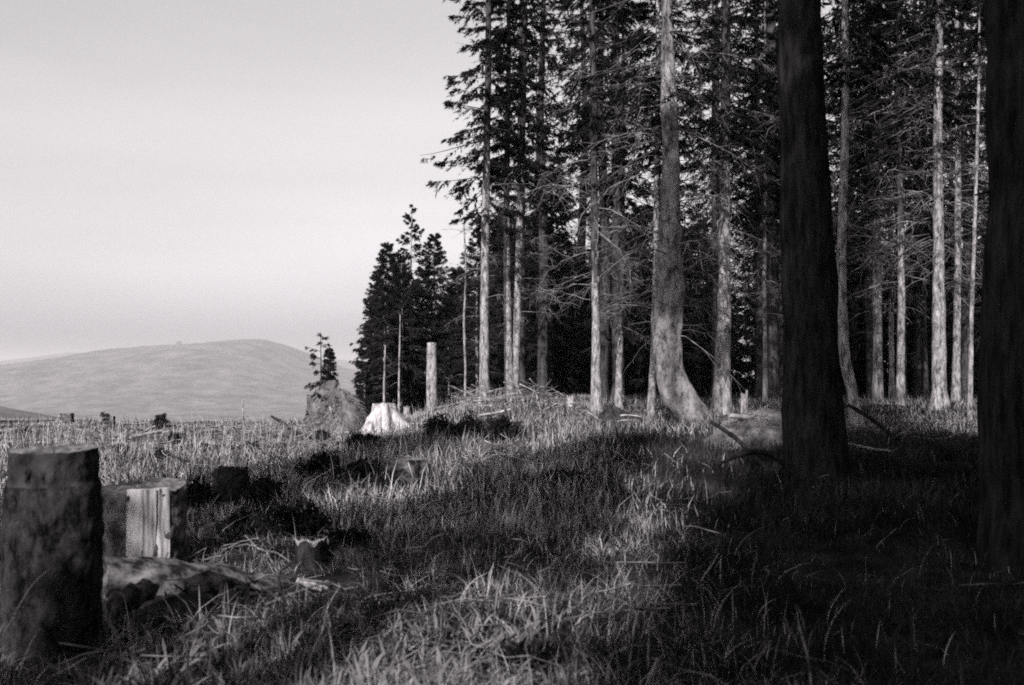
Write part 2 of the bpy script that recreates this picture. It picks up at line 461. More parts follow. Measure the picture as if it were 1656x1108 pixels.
# shared dead branches: unit length along +X
DEAD = []
for kk in range(10):
    rng = np.random.default_rng(500 + kk)
    g = G()
    s = np.linspace(0, 1, 8)
    P = np.zeros((1, 8, 3)); P[0, :, 0] = s
    P[0, :, 2] = rng.uniform(-0.1, 0.25) * s - rng.uniform(0.15, 0.5) * s ** 2
    w = np.cumsum(rng.normal(0, 0.022, (8, 3)), 0); w[0] = 0; P[0] += w
    g.tubes(P, 0.0105 * (1 - 0.8 * s)[None], 4)
    ns = 11
    sj = rng.uniform(0.2, 0.97, ns); k0 = np.minimum((sj * 7).astype(int), 6); fr = (sj * 7 - k0)[:, None]
    Q = P[0, k0] * (1 - fr) + P[0, k0 + 1] * fr
    D = np.array([0.75, 0, -0.12]) + rng.normal(0, 0.55, (ns, 3)); D /= np.linalg.norm(D, axis=1, keepdims=True)
    l = rng.uniform(0.12, 0.42, ns)
    s5 = np.linspace(0, 1, 5)
    P2 = Q[:, None] + D[:, None] * (l[:, None] * s5)[..., None]
    w = np.cumsum(rng.normal(0, 0.05, P2.shape), 1) * l[:, None, None]; w[:, 0] = 0; P2 += w
    P2[..., 2] -= 0.3 * l[:, None] * s5 ** 2
    g.tubes(P2, 0.0050 * (1 - 0.6 * s5) * np.ones((ns, 1)), 3)
    n3 = 26
    pick = rng.integers(0, ns, n3); kk3 = rng.integers(1, 5, n3)
    Q3 = P2[pick, kk3]
    D3 = D[pick] + rng.normal(0, 0.7, (n3, 3)); D3 /= np.linalg.norm(D3, axis=1, keepdims=True)
    l3 = rng.uniform(0.05, 0.16, n3)
    s3 = np.linspace(0, 1, 3)
    P3 = Q3[:, None] + D3[:, None] * (l3[:, None] * s3)[..., None]
    P3[:, 1:] += rng.normal(0, 0.012, (n3, 2, 3))
    g.tubes(P3, 0.0030 * (1 - 0.5 * s3) * np.ones((n3, 1)), 3)
    DEAD.append(g.mesh('dead_branch', M_TWIG))

def hang_dead(root, rng, tf, h0, H, R, n, rtrunk=0.1, toward=None):
    """single dead branches as parts, sharing the branch meshes"""
    for k in range(n):
        h = h0 + (H - h0) * (k + rng.random()) / n
        a = rng.uniform(0, 6.283)
        if toward is not None and rng.random() < 0.6:
            a = toward + rng.normal(0, 0.6)
        p = tf(np.array([h]))[0]
        o = link('dead_branch', DEAD[int(rng.integers(len(DEAD)))], root, p + np.array([math.cos(a), math.sin(a), 0]) * rtrunk * 0.7)
        L = R * rng.uniform(0.5, 1.15)
        o.rotation_euler = (rng.uniform(-0.5, 0.5), rng.uniform(-0.25, 0.45), a)
        o.scale = (L, L, L)

def ortho_base(px, D):
    x = X_at(px, D)
    return np.array([x, D, float(gz(x, D)) - 0.08])

def front_tree(label, D, pts, H, h_crown, R, seed, bark=None, dead=(2.0, 9.0, 1.6, 16), twigs=60, crown_kw=None, group=None, name='spruce_tree', flare=1.25, sides=12, rough=0.05, shade_from=None):
    """pts: photograph polyline (px, py, width in px) from the foot upwards"""
    rng = np.random.default_rng(seed)
    W3 = [at(a, b, D) for a, b, w in pts]
    base = W3[0].copy(); base[2] = min(base[2], float(gz(base[0], D))) - 0.1
    root = thing(name, label, 'tree', base, 0, group)
    path = [w - base for w in W3]; rad = [w / 2 / F * D for _, _, w in pts]
    path[0][2] = 0; rad[0] *= flare
    if path[-1][2] < H:
        d = (path[-1] - path[-2]); d[2] = abs(d[2]) + 1e-6
        top = path[-1] + np.array([0, 0, 1]) * (H - path[-1][2]) + d * np.array([1, 1, 0]) * 0.2
        path.append(top); rad.append(0.02)
    link('trunk', trunk_mesh('trunk', path, rad, bark or M_BARK, rng, sides, rough, shade_from), root)
    tf = trunk_fn(path)
    if R:
        g = G(); kw = dict(dz=0.4, per=6, nsub=12, nspr=24, gap=0.12, sl=0.125, inner=0.1)
        kw.update(crown_kw or {})
        crown(g, rng, tf, h_crown, H, R, **kw)
        stuff(link('crown', g.mesh('crown', [M_NEEDLE, M_LIVE]), root))
    if dead:
        hang_dead(root, rng, tf, dead[0], dead[1], dead[2], dead[3], rad[0])
    if twigs:
        twigs = int(twigs * 0.8)
        g = G(); dead_boughs(g, rng, tf, (dead or (2,))[0] * 0.8, (dead or (2, 9))[1] + 1.5, (dead or (2, 9, 1.4))[2] * 0.9, twigs)
        stuff(link('dead_twigs', g.mesh('dead_twigs', [M_TWIG if seed in (7, 16, 15) else M_TWIG_I]), root))  # three trees keep pale twigs, the rest get the shade-darkened copy
    return root, tf

# ------------------------------------------------------------------ the forest edge, tree by tree
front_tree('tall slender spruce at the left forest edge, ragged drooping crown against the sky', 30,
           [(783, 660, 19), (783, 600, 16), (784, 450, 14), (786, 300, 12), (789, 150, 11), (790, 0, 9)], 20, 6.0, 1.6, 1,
           dead=(2.5, 7, 1.3, 10), twigs=30, shade_from=7.2, crown_kw=dict(gap=0.2, dz=0.42, per=6, nsub=13, nspr=26, thr=0.33, sl=0.125, e_lo=-0.25, sag=0.3, inner=0.12, side=(-1, 0, 0.25)))
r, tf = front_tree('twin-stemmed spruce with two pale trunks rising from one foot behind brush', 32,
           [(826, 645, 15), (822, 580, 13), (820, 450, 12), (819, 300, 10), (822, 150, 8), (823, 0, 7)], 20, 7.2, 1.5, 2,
           dead=(3, 9, 1.2, 10), twigs=40, shade_from=7.5, crown_kw=dict(gap=0.2, dz=0.45, per=5, thr=0.3))
rng = np.random.default_rng(22)
b = np.array(r.location)
pp = [(830, 645, 15), (834, 580, 13), (838, 450, 12), (842, 300, 11), (847, 150, 9), (849, 20, 7), (849, -120, 3)]
path = [at(a, c, 32.1) - b for a, c, w in pp]; path[0][2] = 0
link('trunk', trunk_mesh('trunk', path, [w / 2 / F * 32 for _, _, w in pp], M_BARK, rng, shade_from=8.0), r)
g = G(); crown(g, rng, trunk_fn(path), 7.6, path[-1][2] + 0.5, 1.4, gap=0.18, dz=0.4, per=6, nspr=16, sl=0.17)
stuff(link('crown', g.mesh('crown', [M_NEEDLE, M_LIVE]), r))
hang_dead(r, rng, trunk_fn(path), 2.5, 7.5, 1.6, 20, 0.12, toward=0.0)

front_tree('thin crooked dead stem between the tall snag and the slender spruce', 33,
           [(751, 672, 4), (753, 600, 4), (750, 520, 4), (754, 440, 3), (750, 360, 2)], 6.0, 3, 0, 3, dead=(1, 5.5, 0.8, 9), twigs=14, name='dead_tree', sides=6)
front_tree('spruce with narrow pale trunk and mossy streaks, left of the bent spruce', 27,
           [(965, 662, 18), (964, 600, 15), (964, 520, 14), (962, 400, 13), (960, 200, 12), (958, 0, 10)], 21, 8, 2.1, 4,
           dead=(3, 9.5, 1.7, 22), twigs=90, shade_from=3.9)
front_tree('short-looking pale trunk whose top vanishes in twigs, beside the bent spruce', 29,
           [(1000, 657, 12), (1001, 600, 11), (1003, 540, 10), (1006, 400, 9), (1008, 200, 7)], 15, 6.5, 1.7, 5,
           dead=(2.5, 7.5, 1.8, 18), twigs=80, shade_from=2.4)
front_tree('slim lichen-spotted trunk close behind the bent spruce on its left', 27,
           [(1052, 660, 11), (1057, 560, 10), (1059, 470, 9), (1061, 400, 9), (1062, 250, 8), (1064, 0, 6)], 17, 7.0, 1.6, 6,
           dead=(3, 8, 1.7, 16), twigs=70)
bent, btf = front_tree('huge old spruce with crooked trunk bent at its swollen foot', 24,
           [(1182, 734, 44), (1150, 706, 48), (1120, 676, 52), (1097, 646, 55), (1082, 612, 52), (1079, 565, 46), (1083, 480, 42), (1085, 400, 38), (1085, 300, 31), (1083, 200, 26), (1080, 90, 23), (1078, 0, 20)], 24, 9.0, 2.6, 7,
           bark=M_BARK_B, dead=(3.6, 10, 2.0, 34), twigs=110, flare=1.0, sides=18, rough=0.11, crown_kw=dict(gap=0.3, dz=0.5))
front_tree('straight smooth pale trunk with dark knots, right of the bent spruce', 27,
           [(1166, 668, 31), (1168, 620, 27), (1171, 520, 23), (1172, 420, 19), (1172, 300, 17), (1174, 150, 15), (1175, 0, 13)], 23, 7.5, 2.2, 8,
           dead=(4.2, 10, 1.8, 28), twigs=100, shade_from=7.0)
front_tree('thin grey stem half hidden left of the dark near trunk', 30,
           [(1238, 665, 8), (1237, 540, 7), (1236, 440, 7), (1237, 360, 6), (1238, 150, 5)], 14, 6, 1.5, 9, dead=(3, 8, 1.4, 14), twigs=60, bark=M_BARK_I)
front_tree('massive near-black spruce trunk standing closest in the shade, left of two', 13.5,
           [(1328, 800, 122), (1324, 760, 108), (1319, 690, 97), (1313, 560, 90), (1305, 400, 84), (1298, 200, 77), (1293, 0, 72)], 24, 11, 2.8, 10,
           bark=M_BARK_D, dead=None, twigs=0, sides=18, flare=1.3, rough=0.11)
front_tree('black spruce trunk cut off by the right edge of the view', 8.6,
           [(1706, 905, 215), (1705, 800, 205), (1702, 600, 198), (1697, 300, 190), (1692, 0, 182)], 24, 9, 2.6, 11,
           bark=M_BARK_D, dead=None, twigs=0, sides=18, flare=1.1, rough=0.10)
front_tree('leaning curved trunk just right of the dark near trunk, dappled with sun', 22,
           [(1388, 690, 20), (1380, 640, 18), (1366, 580, 17), (1361, 500, 17), (1361, 400, 15), (1366, 250, 13), (1368, 120, 12), (1366, 0, 10)], 20, 8.0, 2.0, 12,
           dead=(3.5, 9, 1.7, 24), twigs=80)
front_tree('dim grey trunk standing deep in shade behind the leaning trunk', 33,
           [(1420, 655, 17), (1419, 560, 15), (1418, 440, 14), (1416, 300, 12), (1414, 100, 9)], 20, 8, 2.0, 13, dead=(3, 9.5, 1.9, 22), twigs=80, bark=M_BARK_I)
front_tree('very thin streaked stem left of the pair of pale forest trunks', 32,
           [(1441, 655, 8), (1442, 600, 8), (1441, 500, 8), (1440, 350, 7), (1440, 150, 5)], 15, 7, 1.3, 14, dead=(3.6, 8.5, 1.3, 12), twigs=50, shade_from=3.4)
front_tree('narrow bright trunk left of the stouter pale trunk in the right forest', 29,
           [(1456, 665, 15), (1457, 600, 13), (1458, 500, 12), (1457, 400, 10), (1455, 250, 9), (1454, 50, 7)], 19, 8, 1.9, 15, dead=(3.8, 9.5, 1.8, 24), twigs=90, shade_from=5.2)
front_tree('stout bright trunk flaring in sunlit grass, right part of the forest', 28,
           [(1521, 675, 32), (1519, 630, 24), (1518, 540, 21), (1518, 420, 18), (1516, 250, 15), (1518, 100, 13), (1519, 0, 12)], 23, 9, 2.2, 16,
           dead=(4.5, 11, 2.0, 34), twigs=110)
front_tree('slender grey trunk behind the stout bright one, to its right', 33,
           [(1546, 655, 13), (1547, 560, 12), (1549, 440, 11), (1549, 250, 10), (1547, 0, 8)], 21, 9, 1.8, 17, dead=(4, 11, 1.5, 22), twigs=80)
front_tree('thin bristly stem near the black trunk at the right edge', 25,
           [(1568, 665, 8), (1571, 520, 7), (1577, 350, 6), (1582, 180, 5), (1584, 60, 4)], 12, 9.5, 0.9, 18, dead=(3.5, 9.5, 0.75, 34), twigs=70, sides=6)

# broken branch stubs on the two near-black trunks
for o in [o for o in COL.objects if o.get('label', '').startswith(('massive near-black', 'black spruce trunk cut'))]:
    rng = np.random.default_rng(int(o.location.x * 100))
    rt = 0.36 if o.location.y > 10 else 0.50
    for k in range(11):
        z = rng.uniform(1.2, 9); a = rng.uniform(0, 6.28); l = rng.uniform(.05, .22)
        d = np.array([math.cos(a), math.sin(a), -.25]); s_ = np.linspace(0, 1, 4)
        px_ = -0.032 * z if o.location.y > 10 else -0.012 * z
        P = np.array([px_, 0, z]) + d * (rt * .9 + l * s_[:, None])
        g = G(); g.tubes(P[None], (rng.uniform(.015, .03) * (1 - .4 * s_))[None], 6, cap=True)
        link('branch_stub', g.mesh('branch_stub', M_BARK_D), o)

# snag and the young group on the left
rng = np.random.default_rng(31)
snag = thing('broken_snag', 'tall pale broken snag, flat topped, before the young dark spruces', 'dead tree', at(699, 684, 36) - np.array([0, 0, 0.15]))
path = [np.array([0, 0, 0]), np.array([0, 0, .5]), np.array([-.02, 0, 1.5]), np.array([-.02, 0, 3.05])]
link('trunk', trunk_mesh('trunk', path, [0.27, 0.21, 0.19, 0.175], M_BARK, rng, 14, 0.06), snag)
g = G(); dead_boughs(g, rng, trunk_fn(path), 1.5, 3, 0.5, 8, 2)
stuff(link('dead_twigs', g.mesh('dead_twigs', M_TWIG), snag))

def young(label, px, py_base, py_top, D, R, seed, h0=0.12, gap=0.05, trunk_w=0.07, dz=0.24, per=7, nsub=13, nspr=18, sl=0.12, group=None, name='young_spruce', bark=None, shape=0.8, cat='tree', kw=None):
    rng = np.random.default_rng(seed)
    b = at(px, py_base, D); H = (py_base - py_top) / F * D
    b[2] = min(b[2], float(gz(b[0], D))); H += at(px, py_base, D)[2] - b[2]
    root = thing(name, label, cat, b - np.array([0, 0, 0.05]), 0, group)
    path = [np.array([0, 0, 0]), np.array([rng.normal(0, .05), 0, H * .5]), np.array([rng.normal(0, .03), 0, H])]
    link('trunk', trunk_mesh('trunk', path, [trunk_w, trunk_w * .6, 0.008], bark or M_BARK, rng, 7), root)
    g = G()
    k2 = dict(dz=dz, per=per, nsub=nsub, nspr=nspr, gap=gap, sl=sl, shape=shape, e_lo=-0.2, e_hi=0.7, thr=0.1, clump=2.5, sag=0.45); k2.update(kw or {})
    crown(g, rng, trunk_fn(path), H * h0, H, R, **k2)
    stuff(link('crown', g.mesh('crown', [M_NEEDLE_Y, M_LIVE]), root))
    return root

young('tallest young spruce of the left clump, thin see-through spire', 665, 684, 328, 41, 1.35, 41, h0=0.30, gap=0.22, trunk_w=0.09, dz=0.36, shape=0.75)
young('dense young spruce on the left flank of the clump', 626, 686, 388, 40, 1.65, 42, h0=0.1, gap=0.08, trunk_w=0.07, shape=0.72)
young('dense dark young spruce rising behind the pale snag', 701, 682, 374, 42, 1.65, 43, h0=0.12, gap=0.04, trunk_w=0.1, shape=0.7)
young('bushy young spruce in the middle of the left clump', 648, 684, 425, 39.5, 1.55, 44, h0=0.32, gap=0.06, trunk_w=0.055, shape=0.6)
young('second young spruce of the left clump, shoulder of the tall spire', 643, 684, 402, 42, 1.6, 51, h0=0.2, shape=0.7, trunk_w=0.08)
young('young spruce between the spire and the snag spruce', 684, 683, 425, 42.5, 1.5, 52, h0=0.15, shape=0.65, trunk_w=0.07)
young('outer young spruce left of the dense flank spruce', 611, 688, 436, 41.5, 1.3, 53, h0=0.08, shape=0.7, trunk_w=0.06)
young('low spreading young spruce at the left foot of the clump', 604, 688, 480, 41, 1.15, 45, h0=0.06, gap=0.1, trunk_w=0.06, shape=0.65)
young('young spruce filling the gap right of the pale snag', 738, 680, 425, 43, 1.5, 46, h0=0.05, gap=0.05, trunk_w=0.07, shape=0.72)
young('young spruce close behind the tall slender edge spruce', 772, 675, 372, 41, 1.6, 47, h0=0.05, gap=0.05, trunk_w=0.08, shape=0.6)
young('narrow young spruce with bare lower stem behind the white stump', 621, 688, 470, 37.5, 0.8, 48, h0=0.45, gap=0.1, trunk_w=0.05)
young('low dark spruce bush at the far left foot of the clump', 588, 692, 598, 38, 0.75, 49, h0=0.05, gap=0.1, trunk_w=0.04, sl=0.12)
young('small spruce bush in shade between snag and slender spruce', 725, 682, 560, 39, 0.9, 50, h0=0.04, gap=0.08, trunk_w=0.05, sl=0.14)
for px, py, D, ty, lab in [(621, 680, 36, 560, 'thin bare sunlit stem just above the white stump'), (645, 684, 35.5, 520, 'thin bare sunlit stem between the white stump and the pale snag')]:
    front_tree(lab, D, [(px, py, 4), (px, 630, 3.4), (px + 1, (ty + 630) / 2, 3), (px + 2, ty, 1.5)], (py - ty) / F * D + .3, 3, 0, px, dead=(1.2, (py - ty) / F * D, 0.45, 9), twigs=14, name='bare_stem_tree', sides=6)

# ------------------------------------------------------------------ forest interior: copies of a few built trees
def proto_tall(seed, H, h0, R, r0, dens=1.0, ndead=80, h_dead=2.0, R_dead=1.8):
    rng = np.random.default_rng(seed)
    root = thing('forest_spruce', 'tall dark spruce standing among others deep inside the shaded forest', 'tree', (0, 0, 0), 0, 'dark spruces inside the forest')
    path = [np.array([0, 0, 0]), np.array([0.03, 0, 0.6])] + [np.array([rng.normal(0, .08), rng.normal(0, .08), H * k / 4]) for k in (1, 2, 3)] + [np.array([0, 0, H])]
    link('trunk', trunk_mesh('trunk', path, [r0 * 1.3, r0, r0 * .85, r0 * .62, r0 * .35, 0.015], M_BARK_U, rng, 10), root)
    g = G(); crown(g, rng, trunk_fn(path), h0, H, R, dz=0.5 / dens, per=5, nsub=10, nspr=12, gap=0.2, sl=0.2, inner=0.12)
    stuff(link('crown', g.mesh('crown', [M_NEEDLE, M_LIVE]), root))
    g = G(); dead_boughs(g, rng, trunk_fn(path), h_dead, h0 + 2, R_dead, ndead)
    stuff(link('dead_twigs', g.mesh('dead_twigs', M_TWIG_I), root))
    return root
def proto_under(seed, H, R):
    rng = np.random.default_rng(seed)
    root = thing('understorey_spruce', 'dense young spruce filling the black background between forest trunks', 'tree', (0, 0, 0), 0, 'young spruces behind the forest trunks')
    path = [np.array([0, 0, 0]), np.array([0.03, 0, H * .5]), np.array([0, 0, H])]
    link('trunk', trunk_mesh('trunk', path, [0.12, 0.08, 0.01], M_BARK_D, rng, 7), root)
    g = G(); crown(g, rng, trunk_fn(path), 0.25, H, R, dz=0.34, per=7, nsub=12, nspr=7, gap=0.03, sl=0.3, shape=0.5, thr=0.2)
    stuff(link('crown', g.mesh('crown', [M_NEEDLE, M_LIVE]), root))
    return root
TALL = [proto_tall(101, 22, 7.0, 2.4, 0.20), proto_tall(102, 24, 8.5, 2.6, 0.24), proto_tall(103, 20, 6.0, 2.2, 0.17, 1.1), proto_tall(104, 25, 10, 2.5, 0.22, 1.0, 110)]
UNDER = [proto_under(111, 8.5, 2.2), proto_under(112, 9.5, 2.4), proto_under(113, 7, 1.9)]
rng = np.random.default_rng(77)
def scatter(rng, n, x_of, y0, y1, dmin, keep):
    out = []
    for _ in range(6000):
        if len(out) >= n: break
        y = rng.uniform(y0, y1); a, b = x_of(y); x = rng.uniform(a, b)
        if keep(x, y) and all((x - p) ** 2 + (y - q) ** 2 > dmin ** 2 for p, q in out + FRONT):
            out.append((x, y))
    return out
FRONT = [(o.location.x, o.location.y) for o in COL.objects if o.get('category') == 'tree' and o.parent is None]
tall_xy = scatter(rng, 13, lambda y: (0.0 * y, 0.27 * y), 36, 54, 2.4, lambda x, y: True)
tall_xy += scatter(rng, 34, lambda y: (0.25 * y, 0.60 * y), 32, 60, 2.2, lambda x, y: True)
first = {}
def place(protos, k, x, y, rng, s0, s1):
    p = protos[k % len(protos)]
    loc = (x, y, float(gz(x, y)) - 0.1); s = rng.uniform(s0, s1); rz = rng.uniform(0, 6.28)
    if id(p) not in first:
        first[id(p)] = 1
        p.location = loc; p.rotation_euler = (0, 0, rz); p.scale = (s, s, s)
        return p
    return copy_thing(p, loc, rz, (s, s, s))
for k, (x, y) in enumerate(tall_xy):
    place(TALL, k, x, y, rng, 0.85, 1.15)
und_xy = scatter(rng, 80, lambda y: (-0.075 * y, 0.62 * y), 46, 74, 1.7, lambda x, y: True)
und_xy = [(X_at(862, 47), 47), (X_at(893, 46), 46), (X_at(925, 48), 48), (X_at(905, 52), 52), (X_at(985, 47), 47)] + und_xy
for k, (x, y) in enumerate(und_xy):
    place(UNDER, k, x, y, rng, 0.85, 1.2)

# trees behind the photographer whose shade falls over the foreground
def shade_tree(c, yb, H, h0, R, seed, label, kw=None):
    """c picks the strip of ground that the shade falls along"""
    rng = np.random.default_rng(seed)
    x = c + SUN_DIR[0] / SUN_DIR[1] * yb
    root = thing('shade_spruce', label, 'tree', (x, yb, float(gz(x, yb)) - 0.1), 0, 'spruces behind the viewpoint')
    path = [np.array([0, 0, 0]), np.array([0.03, 0, H * .5]), np.array([0, 0, H])]
    link('trunk', trunk_mesh('trunk', path, [0.22, 0.14, 0.01], M_BARK, rng, 9), root)
    g = G(); k2 = dict(dz=0.4, per=6, nsub=14, nspr=10, gap=0.03, sl=0.42, thr=0.1); k2.update(kw or {})
    crown(g, rng, trunk_fn(path), h0, H, R, **k2)
    stuff(link('crown', g.mesh('crown', [M_NEEDLE, M_LIVE]), root))
    return root
LB = 'tall dense spruce behind the viewpoint shading the foreground'
d0 = shade_tree(1.75, -10, 30, 6.0, 3.0, 801, LB, dict(shape=0.6))
for k, (c, yb, hs_) in enumerate([(2.6, -9.5, .66), (3.6, -12.8, .72), (4.6, -10.5, .62), (5.8, -12.6, .68), (7.0, -10.8, .63), (8.4, -12.4, .68), (10, -11, .64), (11.8, -12, .65), (3.2, -15.5, .8), (5.6, -15.5, .75), (8.5, -16, .75), (13.6, -10.5, .62), (4.0, -6.0, .42), (6.5, -6.5, .42), (9, -6, .42), (12, -5, .46), (1.0, -6, .36), (0.4, -10, .54), (-0.3, -10.5, .50), (2.2, -13, .8), (1.4, -14.5, .62), (0.2, -17, .6), (1.15, -12, 1.0), (1.4, -13.5, 1.0)]):
    copy_thing(d0, (c + SUN_DIR[0] / SUN_DIR[1] * yb, yb, -0.1), rng.uniform(0, 6.28), (0.5 if c < 1.2 else 1, 0.5 if c < 1.2 else 1, hs_ * rng.uniform(0.97, 1.03)))
shade_tree(-7.0, -8, 22, 12.0, 2.0, 802, 'tall spruce with high narrow crown behind the viewpoint, left of the others')
shade_tree(-3.0, -8, 20, 12.5, 2.0, 803, 'tall spruce with short high crown just behind the viewpoint', dict(gap=0.1))
shade_tree(-2.55, -3, 26, 22.1, 1.0, 805, 'very tall spruce with a tuft of crown only at its tip, behind the viewpoint', dict(gap=0.05, shape=0.4, dz=0.3))
shade_tree(-3.75, -5.4, 7.9, 2.6, 0.8, 804, 'short young spruce behind the viewpoint on the left', dict(gap=0.1, dz=0.3))

rng = np.random.default_rng(880)
for x, y in [(9.2, 3.5), (10.5, 8), (12, 0), (13, 10.5), (15.5, 5), (16.5, 13), (11.5, -4), (15, -5), (19, 9), (19, 1), (9.8, -7.5), (7.6, -2.5), (21, 15), (23, 5)]:  # unseen spruces put in to cut sky fill from the right
    f = rng.uniform(.62, .78)
    o = copy_thing(d0, (x, y, -0.1), rng.uniform(0, 6.28), (.8, .8, f), 'unseen spruce added right of the viewpoint to block sky light')
    o['group'] = 'added sky-blocking spruces right of the viewpoint'
for k in range(22):  # added row out of view that blocks low sky behind
    x = -34 + 3.3 * k + rng.uniform(-.8, .8); y = (-33 if x < -7 else -27) + rng.uniform(-1.5, 1.5); f = rng.uniform(2.1, 2.35)
    o = copy_thing(UNDER[1], (x, y, -0.3), rng.uniform(0, 6.28), (f * .8, f * .8, f), 'unseen dense spruce added far behind the viewpoint to block sky light')
    o['group'] = 'added sky-blocking spruces behind the viewpoint'

# ------------------------------------------------------------------ stumps
FOOT = [(-3.3 + 0.3 * k, 6.75 + 0.1 * k, 0.42) for k in range(7)] + [(-3.3 + 0.3 * k, 7.3 + 0.1 * k, 0.3) for k in range(7)] + [(-1.62, 7.9, .3), (-1.45, 7.7, .25)]                                     # (x, y, r) where no grass grows
def stump(label, px, py_base, D, w_px, h_px, seed, bark=M_STUMP_BARK, top=M_WOODT, flare=0.3, lobes=5, rough=0.08, tilt=(0, 0), h_extra=0.12, collar=None, taper=0.06, name='tree_stump', roots=0, sides=48, rings=26, top_rough=0.03, z=None, fdec=0.16, lobe=0.05, slope=0.0):
    rng = np.random.default_rng(seed)
    b = at(px, py_base, D); gzz = float(gz(b[0], D))
    zb = min(b[2], gzz) - h_extra
    R = w_px / 2 / F * D; Hh = h_px / F * D
    Hh = Hh + (b[2] - zb)
    root = thing(name, label, 'stump', (b[0], D, zb))
    FOOT.append((b[0], D, R * 1.05)); FOOT.append((b[0] * (D - R * 1.6) / D, D - R * 1.6, R * 1.0))
    ang = np.linspace(0, 2 * np.pi, sides, endpoint=False)
    ph = rng.random(4) * 6.28
    lob = 0.55 * np.cos(lobes * ang + ph[0]) + 0.35 * np.cos((lobes + 2) * ang + ph[1]) + 0.3 * np.cos(3 * ang + ph[2])
    t = np.linspace(0, 1, rings)
    rad = R * (1 - taper * t)
    prof = rad[:, None] * (1 + (flare * np.exp(-t / fdec))[:, None] * (0.75 + 0.9 * lob[None]) + lobe * lob[None])
    u = np.repeat(t[:, None] * Hh, sides, 1) / max(R, .05)
    nzv = fbm(u * 2.2 + seed, np.repeat(ang[None], rings, 0) * 3.2, seed, 4) + 0.5 * fbm(u * 7, np.repeat(ang[None], rings, 0) * 9, seed + 5, 2)
    # seam-safe blend
    bl = ss(0, 0.6, 2 * np.pi - ang)[None]
    nzv = nzv * bl + nzv[:, :1] * (1 - bl)
    prof = prof * (1 + rough * nzv * 1.6)
    if collar:
        cs = ss(collar - 0.035, collar + 0.02, t + 0.02 * lob[None].T.mean())
        prof = prof * (1 - 0.09 * cs[:, None])
    Z = np.repeat(t[:, None] * Hh, sides, 1)
    x = prof * np.cos(ang)[None] + tilt[0] * Z; y = prof * np.sin(ang)[None] + tilt[1] * Z
    edge = top_rough * fbm(np.cos(ang) * 3 + seed, np.sin(ang) * 3, seed, 4) * 2
    Z = Z + (t ** 6)[:, None] * edge[None]
    Z = Z + slope * y * t[:, None] ** 4
    V = np.stack([x, y, Z], -1)
    i = np.arange(rings - 1)[:, None] * sides; j = np.arange(sides)[None]; j2 = (j + 1) % sides
    q = np.stack([i + j, i + j2, i + sides + j2, i + sides + j], -1).reshape(-1, 4)
    split = int(rings * collar) if collar else rings
    nq = (split - 1) * sides if collar else len(q)
    g = G(); g.add(V.reshape(-1, 3), q[:nq]); link('bark', g.mesh('bark', bark, smooth=True), root)
    if collar:
        g = G(); g.add(V.reshape(-1, 3), q[nq:]); link('bare_collar', g.mesh('bare_collar', M_STUMP_DARK, smooth=True), root)
    # cut top: rings of wood with a slightly dished, splintery face
    K = 9
    top_r = V[-1]; c = top_r.mean(0)
    rows = []
    for k in range(K):
        f = 1 - k / (K - 0.5)
        pz = c + (top_r - c) * f * 0.995
        pz = pz.copy(); pz[:, 2] = top_r[:, 2] * f + c[2] * (1 - f) - 0.012 * (k > 0) + 0.012 * rng.normal(0, 1, sides) * (k > 0) * R / 0.3
        rows.append(pz)
    g = G(); Vt = np.array(rows).reshape(-1, 3)
    i = np.arange(K - 1)[:, None] * sides
    qt = np.stack([i + j, i + j2, i + sides + j2, i + sides + j], -1).reshape(-1, 4)
    g.add(Vt, qt)
    cc = np.vstack([rows[-1], c[None] - [[0, 0, 0.01]]]); g.add(cc, [(a, (a + 1) % sides, sides) for a in range(sides)])
    link('cut_top', g.mesh('cut_top', top), root)
    for k in range(roots):
        a = rng.uniform(math.pi, 2 * math.pi) if k < roots - 1 else rng.uniform(-0.3, 0.2)
        s = np.linspace(0, 1, 7)
        P = np.zeros((1, 7, 3)); rl = R * rng.uniform(1.0, 1.9)
        P[0, :, 0] = math.cos(a) * (R * .5 + rl * s); P[0, :, 1] = math.sin(a) * (R * .5 + rl * s)
        P[0, :, 2] = Hh * 0.62 * (1 - s) ** 1.8 + 0.02
        g = G(); g.tubes(P, (R * 0.34 * (1 - 0.72 * s))[None], 8)
        link('root', g.mesh('root', bark, smooth=True), root)
    return root, R, Hh

# near-left stump: tall, bark-covered, with a bare collar and two notches
st, R1, H1 = stump('tall dark stump in left foreground with bare rim and shaggy bark', 82, 1068, 5.75, 150, 338, 201, flare=0.06, lobes=6, rough=0.055, collar=0.86, taper=0.04, sides=80, rings=90, top_rough=0.006, lobe=0.015, slope=0.04)
for dx in (-0.035, 0.055):
    a = -math.pi / 2 + dx * 4
    g = G()
    c = np.array([R1 * .86 * math.cos(a), R1 * .86 * math.sin(a), H1 * 0.90])
    P = np.array([[c + [0, 0.02, -0.06], c + [0, -0.012, -0.03], c + [0, -0.016, 0.02], c + [0, 0.02, 0.055]]])
    g.tubes(P, np.array([[0.012, 0.017, 0.015, 0.008]]), 6, cap=True)
    link('dark_notch', g.mesh('dark_notch', M_STUMP_DARK, smooth=True), st)  # notches made as dark raised lumps, their shade in the colour

